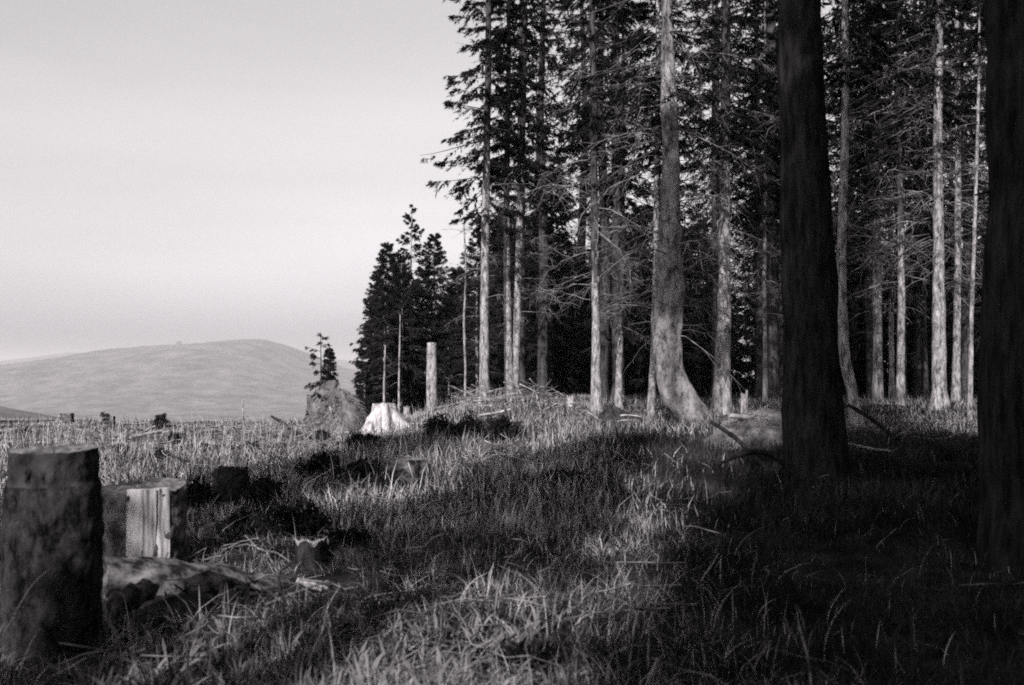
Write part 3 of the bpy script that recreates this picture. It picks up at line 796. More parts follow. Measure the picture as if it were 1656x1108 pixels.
# split stump behind it, with a strip of bare wood
st2, R2, H2 = stump('mossy stump with pale stripped-wood face, behind the tall dark stump', 229, 905, 8.3, 138, 118, 202, bark=M_STUMP_MOSS, flare=0.3, lobes=3, rough=0.10, slope=0.05, taper=0.02, sides=60, rings=36, top_rough=0.03)
a0, a1 = -math.pi / 2 + 0.03, -math.pi / 2 + 0.95
for k, (aa, bb, lo) in enumerate([(a0, a0 + 0.34, 0.10), (a0 + 0.35, a0 + 0.60, 0.02), (a0 + 0.62, a1, 0.13)]):
    g = G()
    n, mcol = 26, 10
    tt = np.linspace(0, 1, n); th = np.linspace(aa, bb, mcol)
    rag = lo + 0.16 * np.abs(fbm(th * 7 + k, th * 0, 3 + k, 3)) * 2
    Zs = rag[None] * H2 + (H2 * 1.01 - rag[None] * H2) * tt[:, None]
    rr_ = R2 * (1.03 + 0.04 * k % 0.07 + 0.16 * np.exp(-(Zs / H2) / 0.22) + 0.07 * fbm(th[None] * 11 + 0.8 * Zs, Zs * 2.2 + k * 5, 8, 4))
    outer = np.stack([rr_ * np.cos(th)[None], rr_ * np.sin(th)[None], Zs], -1)
    inner = np.stack([(rr_ * .86) * np.cos(th)[None], (rr_ * .86) * np.sin(th)[None], Zs], -1)
    i = (np.arange(n - 1)[:, None] * mcol + np.arange(mcol - 1)[None]).reshape(-1)
    q = np.stack([i, i + 1, i + mcol + 1, i + mcol], -1)
    g.add(outer.reshape(-1, 3), q); g.add(inner.reshape(-1, 3), q[:, ::-1])
    # edges closing the slab
    for idx in (0, mcol - 1):
        vv = np.vstack([outer[:, idx], inner[:, idx]]); ii = np.arange(n - 1)
        g.add(vv, np.stack([ii, ii + 1, ii + n + 1, ii + n], -1))
    for idx in (0, n - 1):
        vv = np.vstack([outer[idx], inner[idx]]); ii = np.arange(mcol - 1)
        g.add(vv, np.stack([ii, ii + 1, ii + mcol + 1, ii + mcol], -1))
    link('bare_wood_slab', g.mesh('bare_wood_slab', M_WOOD, smooth=True), st2)

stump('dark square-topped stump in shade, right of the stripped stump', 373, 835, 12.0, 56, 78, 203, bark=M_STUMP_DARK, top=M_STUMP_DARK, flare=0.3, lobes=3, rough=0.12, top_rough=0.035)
stump('small block-like stump with bright broken rim in mid foreground', 505, 950, 8.7, 58, 74, 204, flare=0.12, lobes=3, top=M_WOODW, rough=0.07, top_rough=0.05)
stump('low broad stump with flat sunlit top in the middle of the slope', 654, 792, 14.2, 84, 50, 205, bark=M_LOG, top=M_WOODT, flare=0.22, lobes=5)
stump('bleached white stump with spreading roots before the young spruces', 622, 703, 27, 66, 50, 206, bark=M_WOODW, top=M_WOODT, flare=0.75, lobes=4, roots=7, taper=0.5, fdec=0.35, rough=0.16, slope=-0.08)
stump('weathered square stump far off on the clearing skyline, left', 108, 700, 34, 22, 31, 207, bark=M_LOG, top=M_WOODT, flare=0.1, lobes=3)
stump('far broken stump carrying a tiny dark seedling on the skyline', 175, 700, 34, 22, 22, 208, bark=M_LOG, top=M_WOODT, flare=0.1, lobes=3, top_rough=0.12)
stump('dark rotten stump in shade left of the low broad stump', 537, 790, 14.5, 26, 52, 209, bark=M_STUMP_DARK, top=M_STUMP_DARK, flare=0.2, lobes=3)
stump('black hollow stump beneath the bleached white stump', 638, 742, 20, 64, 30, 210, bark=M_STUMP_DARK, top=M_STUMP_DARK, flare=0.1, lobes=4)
stump('small snapped pale stump at the forest rim right of the brush heap', 922, 668, 28, 10, 24, 211, bark=M_WOOD, top=M_WOODW, flare=0.2, lobes=3, top_rough=0.1)
stump('broken stub with bark hanging off, foot of the straight pale trunk', 1204, 668, 25, 12, 30, 212, bark=M_BARK, top=M_WOODW, flare=0.2, lobes=3, top_rough=0.12)
stump('tiny grey stump at the foot of the pale snag', 658, 690, 33, 12, 32, 213, bark=M_BARK, top=M_WOODT, flare=0.5, lobes=3)

# ------------------------------------------------------------------ root plate mound with roots
def lump(name, label, cat, px, py, D, w, h, dep, seed, m, amp=0.25):
    rng = np.random.default_rng(seed)
    b = at(px, py, D)
    root = thing(name, label, cat, (b[0], D, b[2]))
    nu, nv = 40, 18
    u = np.linspace(0, 2 * np.pi, nu, endpoint=False); v = np.linspace(-0.35, math.pi / 2 - 0.03, nv)
    U, Vv = np.meshgrid(u, v)
    nn = fbm(np.cos(U) * 2.0 + seed + np.sin(Vv) * 1.4, np.sin(U) * 2.0 + Vv * 1.6, seed, 5)
    k = 1 + amp * nn * 2
    P = np.stack([w / 2 * np.cos(U) * np.cos(Vv) * k, dep / 2 * np.sin(U) * np.cos(Vv) * k, h * np.sin(Vv) * k], -1)
    i = np.arange(nv - 1)[:, None] * nu; j = np.arange(nu)[None]; j2 = (j + 1) % nu
    g = G(); g.add(P.reshape(-1, 3), np.stack([i + j, i + j2, i + nu + j2, i + nu + j], -1).reshape(-1, 4))
    c = np.vstack([P[-1], P[-1].mean(0)[None] + [[0, 0, 0.02]]]); g.add(c, [(a, (a + 1) % nu, nu) for a in range(nu)])
    link('soil', g.mesh('soil', m, smooth=True), root)
    return root, rng

def hair_on(root, rng, w, h, dep, n, m, L=(0.12, 0.35)):
    a = rng.random(n) * 6.283; v = rng.random(n) ** 0.7 * 1.45
    C = np.stack([w / 2 * np.cos(a) * np.cos(v), dep / 2 * np.sin(a) * np.cos(v), h * np.sin(v)], -1)
    D = C / (np.linalg.norm(C, axis=1, keepdims=True) + 1e-9) * 0.4 + rng.normal(0, 0.5, C.shape) + np.array([0, 0, 0.2]); D /= np.linalg.norm(D, axis=1, keepdims=True)
    l = rng.uniform(*L, n)
    s = np.linspace(0, 1, 4)
    P = C[:, None] + D[:, None] * (l[:, None] * s)[..., None]; P[..., 2] -= 0.7 * l[:, None] * s ** 2
    g = G(); g.tubes(P, 0.006 * (1 - 0.6 * s) * np.ones((n, 1)), 3)
    stuff(link('turf', g.mesh('turf', m), root))

rp, rng = lump('root_plate', 'upturned root plate mound overgrown with grass, left of the white stump', 'root plate', 545, 705, 28, 1.55, 1.1, 1.2, 301, M_SOIL, 0.4)
hair_on(rp, rng, 1.55, 1.25, 1.2, 3200, M_FAR)
for k in range(18):
    a = rng.uniform(math.pi * 1.05, math.pi * 1.95); v = rng.uniform(0.2, 1.2)
    p0 = np.array([0.75 * math.cos(a) * math.cos(v), 0.6 * math.sin(a) * math.cos(v), 1.25 * math.sin(v)])
    d = np.array([rng.normal(0, .4), -0.25, rng.uniform(-0.9, 0.1)])
    s = np.linspace(0, 1, 6)
    P = p0 * 0.97 + d * s[:, None] * rng.uniform(0.4, 0.9) + np.cumsum(rng.normal(0, .03, (6, 3)), 0)
    g = G(); g.tubes(P[None], (rng.uniform(.012, .04) * (1 - 0.6 * s))[None], 5)
    link('root', g.mesh('root', M_TWIG, smooth=True), rp)
sap = young('small scraggly pine sapling growing on top of the root plate mound', 519, 655, 570, 28, 0.42, 302, h0=0.15, gap=0.42, trunk_w=0.03, dz=0.22, per=4, nsub=6, nspr=14, sl=0.10, name='pine_sapling', bark=M_STUMP_DARK, shape=0.25)
sap.location.z = rp.location.z + 0.55
young('bushy little sapling right of the taller one on the root plate', 533, 660, 594, 28.3, 0.28, 303, h0=0.1, trunk_w=0.02, dz=0.12, nsub=8, nspr=9, sl=0.10, name='pine_sapling').location.z = rp.location.z + 0.6
young('tiny cone-shaped seedling alone on the clearing skyline', 262, 696, 664, 33, 0.26, 304, h0=0.05, trunk_w=0.015, dz=0.08, nsub=8, nspr=8, sl=0.09, name='spruce_seedling')
young('tiny dark seedling sprouting from the far broken stump', 168, 692, 661, 34, 0.14, 305, h0=0.1, gap=0.3, trunk_w=0.015, dz=0.1, nsub=6, nspr=8, sl=0.09, name='spruce_seedling')
young('low dark seedling beside the lone seedling on the skyline', 280, 700, 679, 33.5, 0.2, 306, h0=0.1, gap=0.2, trunk_w=0.012, dz=0.08, nsub=6, nspr=8, sl=0.08, name='spruce_seedling')

rp2, rng = lump('root_plate', 'dark tipped-up root plate with pale sticks, left of the bent spruce', 'root plate', 994, 703, 24.5, 1.3, 0.55, 0.9, 311, M_STUMP_DARK)
for k in range(6):
    s = np.linspace(0, 1, 6); a = rng.uniform(0, 3.14)
    P = np.array([rng.uniform(-.6, .5), -0.5, rng.uniform(0.05, 0.5)]) + np.stack([math.cos(a) * s * .5, -0.05 * s, math.sin(a) * s * .3 - .1 * s ** 2], -1)
    g = G(); g.tubes(P[None], (0.03 * (1 - 0.6 * s))[None], 5); link('root', g.mesh('root', M_STICK, smooth=True), rp2)

bank, rng = lump('turf_bank', 'low sunlit turf bank between the bent spruce and dark near trunk', 'bank', 1232, 735, 19, 1.9, 0.75, 1.6, 312, M_TURF, 0.2)
hair_on(bank, rng, 1.9, 0.75, 1.6, 3200, M_FAR, (0.1, 0.28))

# ------------------------------------------------------------------ logs, poles, fallen branches, brush heaps
def rod(name, label, cat, pts, m, seed=0, sides=8, wob=0.0, group=None):
    """pts: (px, py, D, radius)"""
    rng = np.random.default_rng(seed)
    P = np.array([at(a, b, d) for a, b, d, r in pts]); R = np.array([p[3] for p in pts])
    n = 16
    u = np.linspace(0, 1, len(P)); s = np.linspace(0, 1, n)
    Q = np.stack([np.interp(s, u, P[:, k]) for k in range(3)], -1)
    for _ in range(2):
        Q[1:-1] = (Q[:-2] + 2 * Q[1:-1] + Q[2:]) / 4
    Q[1:-1] += rng.normal(0, wob, (n - 2, 3))
    b = Q[0].copy()
    RR = np.interp(s, u, R) * (1 + 0.12 * rng.normal(0, 1, n))
    g = G(); g.tubes((Q - b)[None], RR[None], sides, cap=True)
    o = link(name, g.mesh(name, m, smooth=True), None, b)
    o['label'] = label; o['category'] = cat
    if group: o['group'] = group
    return o

rod('fallen_log', 'mossy log lying in the grass behind the tall dark stump', 'log', [(165, 940, 7.3, .19), (300, 945, 7.6, .18), (420, 958, 7.9, .15), (490, 968, 8.1, .12)], M_LOG, 1, 16, 0.012)
rod('fallen_branch', 'bright peeled stick lying beside the small block-like stump', 'branch', [(480, 938, 7.6, .028), (520, 952, 7.65, .03), (557, 970, 7.7, .024)], M_WOODW, 2, 8, 0.004)
rod('fallen_branch', 'dark bowed branch arching left of the near-black trunk', 'branch', [(1160, 752, 13.2, .022), (1195, 735, 13.2, .032), (1225, 729, 13.2, .036), (1255, 737, 13.2, .038), (1285, 770, 13.2, .042)], M_BARK_D, 3)
rod('leaning_pole', 'dark straight pole sloping down from the bent spruce foot', 'pole', [(1150, 682, 16, .035), (1190, 708, 15.5, .035), (1250, 768, 14.5, .04)], M_BARK_D, 4)
rod('fallen_log', 'pale thin log on top of the turf bank', 'log', [(1180, 672, 18.6, .05), (1230, 678, 18.8, .05), (1285, 688, 19, .045)], M_STICK, 5)
rod('leaning_pole', 'dark stick slanting down right of the near-black trunk', 'pole', [(1372, 655, 15, .03), (1410, 678, 14.6, .03), (1450, 710, 14.2, .028)], M_BARK_D, 6)
rod('fallen_branch', 'pale stick on shaded ground right of the near-black trunk', 'branch', [(1372, 718, 14, .02), (1405, 726, 14, .022), (1440, 730, 14, .018)], M_STICK, 7)
rod('fallen_branch', 'thin pale twig stuck slanting before the low broad stump', 'branch', [(660, 748, 13.4, .008), (672, 785, 13, .012), (706, 818, 12.6, .012)], M_STICK, 8)
rod('thin_post', 'thin upright post standing on the clearing skyline', 'post', [(394, 698, 33, .035), (393, 670, 33, .03), (393, 645, 33, .022)], M_BARK, 9)
rod('leaning_pole', 'dark snapped branch jutting up on the clearing skyline', 'pole', [(470, 694, 32, .05), (455, 682, 32, .055), (438, 673, 32, .045)], M_STUMP_DARK, 10)
rod('leaning_pole', 'thin bent dead shoot left of the skyline post', 'pole', [(205, 697, 33, .015), (213, 690, 33, .015), (221, 672, 33, .008)], M_BARK, 11)
rod('fallen_log', 'long pale pole lying across the clearing on the left', 'log', [(210, 708, 27, .05), (232, 703, 27.3, .05), (262, 697, 27.6, .04)], M_STICK, 12)
rod('fallen_branch', 'crooked pale branch upright in the brush heap before twin trunks', 'branch', [(847, 672, 27, .03), (848, 655, 27, .03), (842, 636, 27, .025), (835, 622, 27, .012)], M_STICK, 13)
rod('fallen_branch', 'pale forked branch leaning at the right of the brush heap', 'branch', [(875, 668, 27, .03), (870, 648, 27, .028), (866, 632, 27, .02), (876, 628, 27, .01)], M_STICK, 14)
rod('fallen_branch', 'long pale branch lying along the foot of the brush heap', 'branch', [(772, 672, 26.6, .03), (800, 668, 26.6, .035), (826, 662, 26.6, .03)], M_STICK, 15)
rod('fallen_branch', 'light stick across the shaded slope below the bent spruce', 'branch', [(954, 776, 15.6, .02), (966, 767, 15.8, .024), (976, 762, 16, .016)], M_STICK, 16)
rod('fallen_log', 'decaying log in front of the tipped-up root plate', 'log', [(900, 706, 23, .06), (935, 700, 23.4, .07), (960, 690, 23.8, .05)], M_LOG, 17)
rod('grass_stem', 'long dry stalk leaning against the tall dark stump', 'stalk', [(0, 1040, 5.2, .004), (28, 985, 5.25, .005), (52, 945, 5.3, .004), (80, 920, 5.35, .003)], M_STRAW, 18, 4)
rod('bent_twig', 'thin dark twig hanging over the end of the mossy log', 'twig', [(470, 975, 7.7, .012), (452, 955, 7.7, .014), (450, 925, 7.7, .012), (475, 908, 7.7, .008)], M_STUMP_DARK, 19, 5)

rod('log_chunk', 'short dark log chunk lying right of the block-like stump', 'log', [(542, 905, 8.8, .12), (575, 910, 8.8, .13), (612, 922, 8.8, .10)], M_LOG, 31, 12, 0.008)
rod('log_chunk', 'broken pale log piece sticking out by the tall dark stump', 'log', [(180, 985, 6.3, .07), (212, 966, 6.4, .08), (245, 950, 6.5, .06)], M_LOG, 32, 10, 0.006)
rod('log_chunk', 'splintered log piece between the dry twig heap and the square-topped stump', 'log', [(325, 866, 10.0, .11), (365, 856, 10.1, .12), (402, 862, 10.2, .09)], M_LOG, 33, 10, 0.008)
STK = []
for k in range(8):
    rng = np.random.default_rng(700 + k)
    s = np.linspace(0, 1, 7); P = np.stack([s - .5, 0 * s, 0.16 * rng.uniform(-1, 1) * np.sin(s * 3.1)], -1) + np.cumsum(rng.normal(0, .022, (7, 3)), 0)
    g = G(); g.tubes(P[None], (0.016 * (1 - 0.6 * s))[None], 5, cap=True)
    n2 = 5; pk = rng.integers(1, 6, n2); D = np.array([.6, 0, .1]) + rng.normal(0, .6, (n2, 3)); s3 = np.linspace(0, 1, 4)
    P2 = P[pk][:, None] + D[:, None] * (rng.uniform(.1, .3, n2)[:, None] * s3)[..., None]
    P2[:, 1:] += rng.normal(0, .015, (n2, 3, 3))
    g.tubes(P2, 0.007 * (1 - .6 * s3) * np.ones((n2, 1)), 4)
    STK.append((g.mesh('stick', M_STICK), None))
STKD = [me.copy() for me, _ in STK]
for me in STKD:
    me.materials[0] = M_TWIG
def heap(label, px, py, D, w, h, dep, n, seed, L=(0.6, 1.4), dark=0.5):
    rng = np.random.default_rng(seed); b = at(px, py, D)
    b[2] = float(gz(b[0], D))
    root = thing('brush_heap', label, 'brush heap', b)
    for k in range(n):
        x = rng.uniform(-.5, .5) * w; y = rng.uniform(-.5, .5) * dep
        z = h * (1 - (2 * x / w) ** 2 * .8) * rng.random() + 0.03
        me = (STKD if rng.random() < dark else STK)[int(rng.integers(8))]
        o = link('stick', me if not isinstance(me, tuple) else me[0], root, (x, y, z))
        s = rng.uniform(*L); o.scale = (s, s, s * 1.0)
        o.rotation_euler = (rng.uniform(-1, 1), rng.normal(0, 0.35), rng.uniform(0, 6.28))
    return root
heap('tangled heap of pale slash branches before the twin trunks', 845, 690, 27, 2.6, 0.8, 1.4, 70, 401, (0.4, 1.3), .7)
heap('sunlit pile of dry sticks on the middle of the slope', 812, 812, 15, 1.1, 0.32, 1.1, 50, 402, (0.4, 1.0), .1)
heap('low strip of scattered dry sticks right of the sunlit pile', 925, 806, 15.4, 1.3, 0.14, 0.8, 26, 403, (0.3, 0.7), .3)
heap('far slash pile with jutting branches on the clearing skyline', 455, 700, 32, 1.4, 0.42, 0.9, 34, 404, (0.5, 1.1), .6)
heap('thin far slash pile left of the skyline post', 382, 700, 33, 1.0, 0.3, 0.9, 24, 405, (0.4, 0.9), .6)
heap('dry twigs heaped on the grass beyond the mossy log', 372, 932, 8.6, 0.7, 0.2, 0.5, 14, 406, (0.2, 0.45), .6)
heap('grey slash heap at the foot of the slender edge spruce', 770, 684, 29, 1.5, 0.6, 1.0, 34, 407, (0.5, 1.2), .5)
heap('slash pile around the right side of the white stump', 560, 704, 27, 1.6, 0.3, 0.8, 26, 408, (0.4, 1.0), .3)
heap('far litter of branches on the left clearing skyline', 130, 704, 31, 3.0, 0.25, 1.2, 30, 409, (0.4, 1.0), .5)
heap('litter of branches on the clearing below the lone seedling', 300, 706, 30, 3.0, 0.25, 1.5, 34, 410, (0.4, 1.1), .5)
heap('dead branches under the dim trunks right of the dark trunk', 1455, 720, 20, 3.0, 0.25, 2.5, 36, 411, (0.4, 1.2), .6)

for k, (lab, px, py, D, w, h) in enumerate([
    ('dark slash heap in the clearing left of the near stump top', 30, 716, 28, 1.8, .3), ('grey slash heap beyond the rim of the tall dark stump', 150, 718, 26, 1.6, .3),
    ('scattered dark slash above the stripped stump', 235, 735, 21, 1.6, .26), ('dark slash heap in the clearing straight below the skyline post', 395, 722, 25, 1.6, .32),
    ('low slash heap between the skyline post and the root plate', 450, 718, 26, 1.4, .3), ('broken slash left of the black hollow stump', 500, 745, 19, 1.2, .3),
    ('jumbled slash just left of the square-topped stump', 310, 775, 15.5, 1.1, .26), ('jumbled slash right behind the square-topped stump', 440, 770, 15.5, 1.0, .28)]):
    heap(lab, px, py, D, w, h, 1.0, 26, 450 + k, (0.3, 1.0), .75)
# low dark shrubs in the clearing, several standing in for patches of shade
def shrub(label, px, py, D, w, h, seed):
    rng = np.random.default_rng(seed); x = X_at(px, D)
    root = thing('heather_shrub', label, 'shrub', (x, D, float(gz(x, D)) - 0.03))
    n = 26; a = rng.random(n) * 6.283; e = rng.random(n) ** 0.6 * 1.2
    s_ = np.linspace(0, 1, 5)
    d = np.stack([np.cos(a) * np.sin(e) * w / 2, np.sin(a) * np.sin(e) * w / 2, np.cos(e) * h], -1) * rng.uniform(0.6, 1.1, (n, 1))
    P = d[:, None] * s_[None, :, None] + np.cumsum(rng.normal(0, .012, (n, 5, 3)), 1); P[:, 0] *= 0.2
    g = G(); g.tubes(P, 0.005 * (1 - .7 * s_) * np.ones((n, 1)), 3)
    stuff(link('twigs', g.mesh('twigs', M_LIVE), root))
    m = int(2600 * max(0.5, w)); pk = rng.integers(0, n, m); q = rng.random(m) ** 0.6
    C = d[pk] * q[:, None] + rng.normal(0, 1, (m, 3)) * np.array([w * .07, w * .07, h * .07]); C[:, 2] = np.abs(C[:, 2])
    Dv = rng.normal(0, 1, (m, 3)) + [0, 0, .5]; Dv /= np.linalg.norm(Dv, axis=1, keepdims=True)
    N = np.cross(Dv, rng.normal(0, 1, (m, 3))); N /= np.linalg.norm(N, axis=1, keepdims=True)
    L = rng.uniform(.03, .08, m) * (1 + 0.03 * D)
    g = G(); g.kites(C, Dv, N, L, L * rng.uniform(.12, .25, m))
    stuff(link('foliage', g.mesh('foliage', M_NEEDLE), root))
SHRUBS = [('small dark weed clump on the clearing at the left edge', 40, 708, 29, .5, .3), ('small dark weed clump right of the near stump rim', 195, 745, 19, .4, .28), ('dark weed clump above the stripped stump', 262, 765, 16.5, .45, .32),
 ('dark weed clump on the clearing below the lone seedling', 285, 728, 23, .6, .32), ('small dark weed clump below the skyline post', 405, 740, 20, .4, .36), ('dark weed clump left of the root plate foot', 478, 712, 27, .7, .3), ('dark weed clump before the root plate', 520, 728, 23, .6, .28),
 ('dark shrub between stripped stump and square-topped stump', 322, 838, 11.6, .5, .36), ('broad dark shrub right of the square-topped stump', 430, 838, 11.4, .9, .42),
 ('dark shrub in the hollow beyond the dry twig heap', 400, 880, 9.8, .7, .32), ('dark low shrub above the small block-like stump', 480, 868, 10.2, .7, .36),
 ('upright dark shrub left of the dark rotten stump', 515, 800, 13.6, .6, .5), ('tall dark shrub between rotten stump and flat-topped stump', 582, 796, 13.8, .7, .42),
 ('dark shrub at the foot of the flat-topped stump', 630, 818, 12.8, .6, .26), ('dark shrub left of the black hollow stump', 588, 742, 18.5, .8, .32),
 ('long dark shrub bank right of the hollow stump, left part', 715, 742, 19.5, 1.1, .5), ('long dark shrub bank right of the hollow stump, middle part', 765, 742, 19.6, 1.0, .52), ('dark shrub ending the bank before the pale grass strip', 815, 742, 19.6, .8, .5),
 ('dark shrub below the end of the bright peeled stick', 560, 912, 9.2, .5, .26), ('rounded dark shrub at the bottom edge of the view', 850, 1085, 5.4, .55, .2),
 ('dark shrub in shade under the strip of scattered sticks', 905, 840, 13.0, .9, .25), ('dark shrub under the mossy log end', 400, 990, 7.1, .6, .2)]
for k, a in enumerate(SHRUBS):
    shrub(*a, 1000 + k)

# scattered scrub on the far hill
rng = np.random.default_rng(55)
n = 9000
x = rng.uniform(-2700, -350, n); y = 2300 + 1700 * rng.random(n) ** 0.8
k = fbm(x / 300, y / 500, 91, 4) + 0.35 * rng.normal(0, 1, n) > 0.12
x = x[k]; y = y[k]; n = len(x); z = far_z(x, y) - 0.5
r_ = rng.uniform(1.5, 4.5, n); a = rng.random(n) * 6.28
V = np.stack([np.stack([x + r_ * np.cos(a + t), y + r_ * np.sin(a + t), z], -1) for t in (0, 2.09, 4.19)] + [np.stack([x, y, z + r_ * rng.uniform(.6, 1.5, n)], -1)], 1)
b = np.arange(n)[:, None] * 4
g = G(); g.v.append(V.reshape(-1, 3)); g.n = 4 * n
for tri in ([0, 1, 3], [1, 2, 3], [2, 0, 3]):
    g.f.append((b + np.array(tri)[None], 0))
stuff(link('hill_scrub', g.mesh('hill_scrub', M_SOIL)))

# ------------------------------------------------------------------ grass
def blades(name, rng, x, y, h, w, m, seg=3, lean=0.5, mats=None, mi=None, zoff=-0.02):
    n = len(x)
    keep = np.ones(n, bool)
    for fx, fy, fr in FOOT:
        keep &= (x - fx) ** 2 + (y - fy) ** 2 > fr ** 2
    x = x[keep]; y = y[keep]; h = h[keep]; w = w[keep]
    if mi is not None: mi = mi[keep]
    n = len(x)
    z = gz(x, y) + zoff
    a = rng.random(n) * 6.283
    ln = np.abs(rng.normal(0, lean, n)) + 0.08
    ux = np.cos(a); uy = np.sin(a)
    fa = rng.random(n) * 6.283
    px = np.cos(fa) * w; py = np.sin(fa) * w
    s = np.linspace(0, 1, seg + 1)
    rows = []
    for k in range(seg + 1):
        t = s[k]
        cx = x + ux * h * ln * t ** 1.8; cy = y + uy * h * ln * t ** 1.8
        cz = z + h * (t - 0.32 * np.minimum(ln, 1.6) * t ** 2.4)
        if k < seg:
            ww = (1 - 0.7 * t) * (0.7 + 0.6 * (k > 0))
            rows.append(np.stack([cx - px * ww, cy - py * ww, cz], -1)); rows.append(np.stack([cx + px * ww, cy + py * ww, cz], -1))
        else:
            rows.append(np.stack([cx, cy, cz], -1))
    V = np.stack(rows, 1); nv = V.shape[1]
    b = np.arange(n)[:, None] * nv
    g = G()
    g.v.append(V.reshape(-1, 3)); g.n = n * nv
    for val in ([0] if mi is None else [0, 1]):
        bb = b if mi is None else b[mi == val]
        for k in range(seg - 1):
            g.f.append(((bb + np.array([2 * k, 2 * k + 1, 2 * k + 3, 2 * k + 2])[None]), val))
        g.f.append(((bb + np.array([2 * seg - 2, 2 * seg - 1, 2 * seg])[None]), val))
    o = link(name, g.mesh(name, m)); o['kind'] = 'stuff'
    return o

def field(rng, n, y0, y1, u0, u1, dens=None, p=1.0):
    y = y0 + (y1 - y0) * rng.random(n) ** p
    u = rng.uniform(u0, u1, n)
    x = u * (y + 2)
    k = np.ones(n, bool) if dens is None else rng.random(n) < dens(x, y)
    return x[k], y[k]

rng = np.random.default_rng(900)
def tuft(x, y, seed, sc=1.6):
    return 0.5 + 0.5 * np.clip(fbm(x * sc, y * sc, seed, 3) * 2.2, -1, 1)
# close grass
x, y = field(rng, 125000, 3.4, 10.5, -0.62, 0.66, lambda x, y: 0.25 + 0.9 * tuft(x, y, 69, 0.7))
tf_ = tuft(x, y, 60)
h = rng.uniform(0.08, 0.29, len(x)) * (0.35 + 0.85 * tf_)
mi = (rng.random(len(x)) < 0.008 + 0.75 * tuft(x, y, 61, 0.9) ** 1.6 * (1 - 0.985 * ss(0.2, 2.0, x - 0.05 * y))).astype(int)  # pale straw fades out rightward to darken the shaded side
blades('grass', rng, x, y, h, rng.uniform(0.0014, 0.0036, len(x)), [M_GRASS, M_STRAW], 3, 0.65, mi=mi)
# long arching blades
x, y = field(rng, 4200, 3.6, 12, -0.5, 0.6, lambda x, y: tuft(x, y, 63, 1.1) ** 2.2)
mi = (rng.random(len(x)) < 0.65 * (1 - 0.93 * ss(0.5, 2.2, x - 0.05 * y))).astype(int)  # fewer straw blades on the right, deepening the shade by colour
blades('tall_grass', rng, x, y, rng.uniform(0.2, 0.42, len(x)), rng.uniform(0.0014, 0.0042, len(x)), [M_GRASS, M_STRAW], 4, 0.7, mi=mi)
# matted dead thatch
x, y = field(rng, 36000, 3.6, 13, -0.6, 0.5, lambda x, y: (1 - 0.97 * ss(0.2, 2.0, x - 0.05 * y)) * tuft(x, y, 72, 1.3) ** 1.5)  # pale thatch left out where the right side should look shaded
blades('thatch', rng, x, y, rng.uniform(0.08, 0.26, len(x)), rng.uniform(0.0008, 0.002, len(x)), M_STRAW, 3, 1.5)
# middle distance
x, y = field(rng, 92000, 10, 20, -0.64, 0.66)
tf_ = tuft(x, y, 64, 1.0)
mi = (rng.random(len(x)) < 0.01 + 0.5 * (1 - ss(0.0, 2.2, x - 0.03 * y))).astype(int)  # straw share drops to the right, shade put into the grass tone
blades('grass', rng, x, y, rng.uniform(0.12, 0.38, len(x)) * (0.4 + 0.9 * tf_), rng.uniform(0.004, 0.009, len(x)), [M_GRASS, M_STRAW], 2, 0.55, mi=mi)
# far clearing and the forest rim
x, y = field(rng, 85000, 19, 44, -0.64, 0.08)
tf_ = tuft(x, y, 66, 0.6)
blades('clearing_grass', rng, x, y, rng.uniform(0.05, 0.20, len(x)) * (0.25 + 1.0 * tf_), rng.uniform(0.006, 0.014, len(x)), M_FAR, 2, 0.5)
x, y = field(rng, 50000, 19, 34, 0.0, 0.64)
tf_ = tuft(x, y, 67, 0.8)
mi = (rng.random(len(x)) < 0.5).astype(int)
blades('forest_rim_grass', rng, x, y, rng.uniform(0.1, 0.34, len(x)) * (0.4 + 0.9 * tf_), rng.uniform(0.005, 0.012, len(x)), [M_GRASS, M_FAR], 2, 0.5, mi=mi)
# broad-leaved weeds along the lower left
x, y = field(rng, 2600, 4.2, 6.2, -0.6, 0.05)
blades('weeds', rng, x, y, rng.uniform(0.08, 0.24, len(x)), rng.uniform(0.008, 0.02, len(x)), M_WEED, 4, 1.0)
# dry stems and heather twigs standing in the clearing
x, y = field(rng, 5000, 12, 36, -0.6, 0.02)
blades('dry_stems', rng, x, y, rng.uniform(0.3, 0.7, len(x)), rng.uniform(0.003, 0.007, len(x)), [M_STRAW, M_STUMP_DARK], 2, 0.3, mi=(rng.random(len(x)) < .5).astype(int))
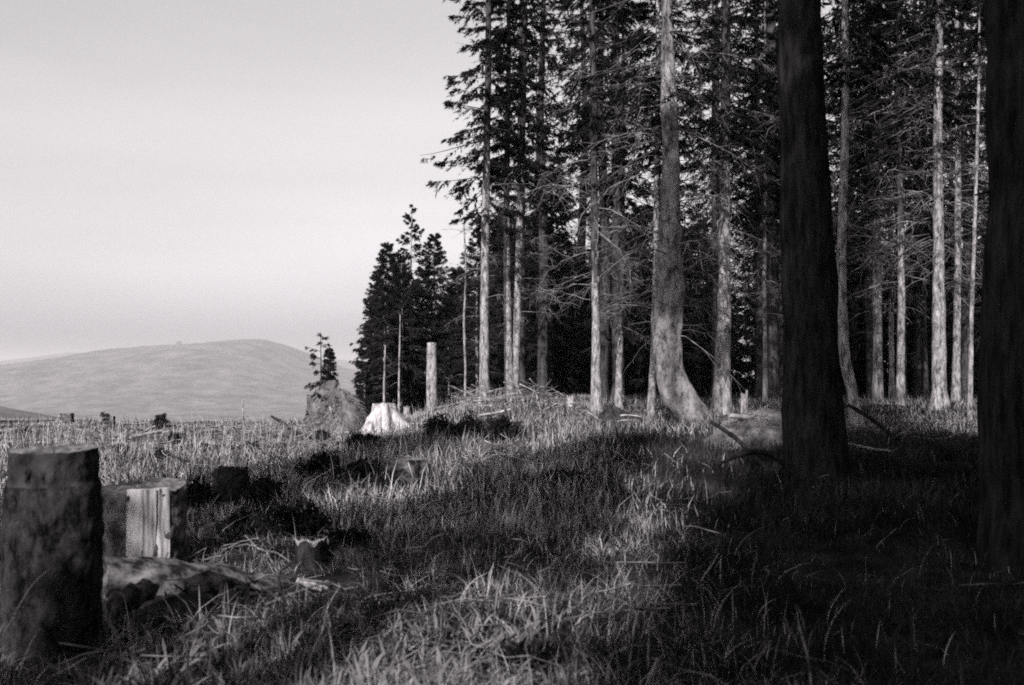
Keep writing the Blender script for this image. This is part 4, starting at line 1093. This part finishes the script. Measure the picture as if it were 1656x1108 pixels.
# fine stick litter
n = 2600
x, y = field(rng, n, 5, 30, -0.5, 0.5, lambda x, y: 0.85 - 0.8 * ss(-0.5, 1.8, x - 0.08 * y))  # light sticks thinned on the right to keep the shade dark
n = len(x); a = rng.random(n) * 6.28; l = rng.uniform(.15, .6, n); s = np.linspace(-.5, .5, 4)
P = np.zeros((n, 4, 3)); P[..., 0] = x[:, None] + np.cos(a)[:, None] * l[:, None] * s; P[..., 1] = y[:, None] + np.sin(a)[:, None] * l[:, None] * s
P[..., 2] = (gz(x, y) + rng.uniform(.03, .16, n))[:, None] + rng.normal(0, .3, n)[:, None] * l[:, None] * s
P += rng.normal(0, .015, P.shape)
g = G(); g.tubes(P, rng.uniform(.003, .009, (n, 1)) * np.ones((1, 4)), 3)
stuff(link('stick_litter', g.mesh('stick_litter', M_TWIG)))

print('TRIS', sum(sum(len(p.vertices) - 2 for p in m.polygons) if len(m.polygons) < 0 else len(m.loops) - 2 * len(m.polygons) for m in bpy.data.meshes))
# ------------------------------------------------------------------ air
z0, z1 = MIN_Z - 3.0, 215.0
bx = 12500.0
v = [(-bx, -bx, z0), (bx, -bx, z0), (bx, bx, z0), (-bx, bx, z0), (-bx, -bx, z1), (bx, -bx, z1), (bx, bx, z1), (-bx, bx, z1)]
f = [(3, 2, 1, 0), (4, 5, 6, 7), (0, 1, 5, 4), (1, 2, 6, 5), (2, 3, 7, 6), (3, 0, 4, 7)]
me = bpy.data.meshes.new('haze'); me.from_pydata(v, [], f); me.update()
hm = bpy.data.materials.new('haze_air'); hm.use_nodes = True
t = hm.node_tree; t.nodes.remove(t.nodes['Principled BSDF'])
pv = t.nodes.new('ShaderNodeVolumePrincipled')
pv.inputs['Color'].default_value = (0.92, 0.89, 0.91, 1)
pv.inputs['Density'].default_value = 0.00013
pv.inputs['Anisotropy'].default_value = 0.0
t.links.new(pv.outputs[0], t.nodes['Material Output'].inputs['Volume'])
me.materials.append(hm)
hz = link('haze', me); hz['kind'] = 'stuff'
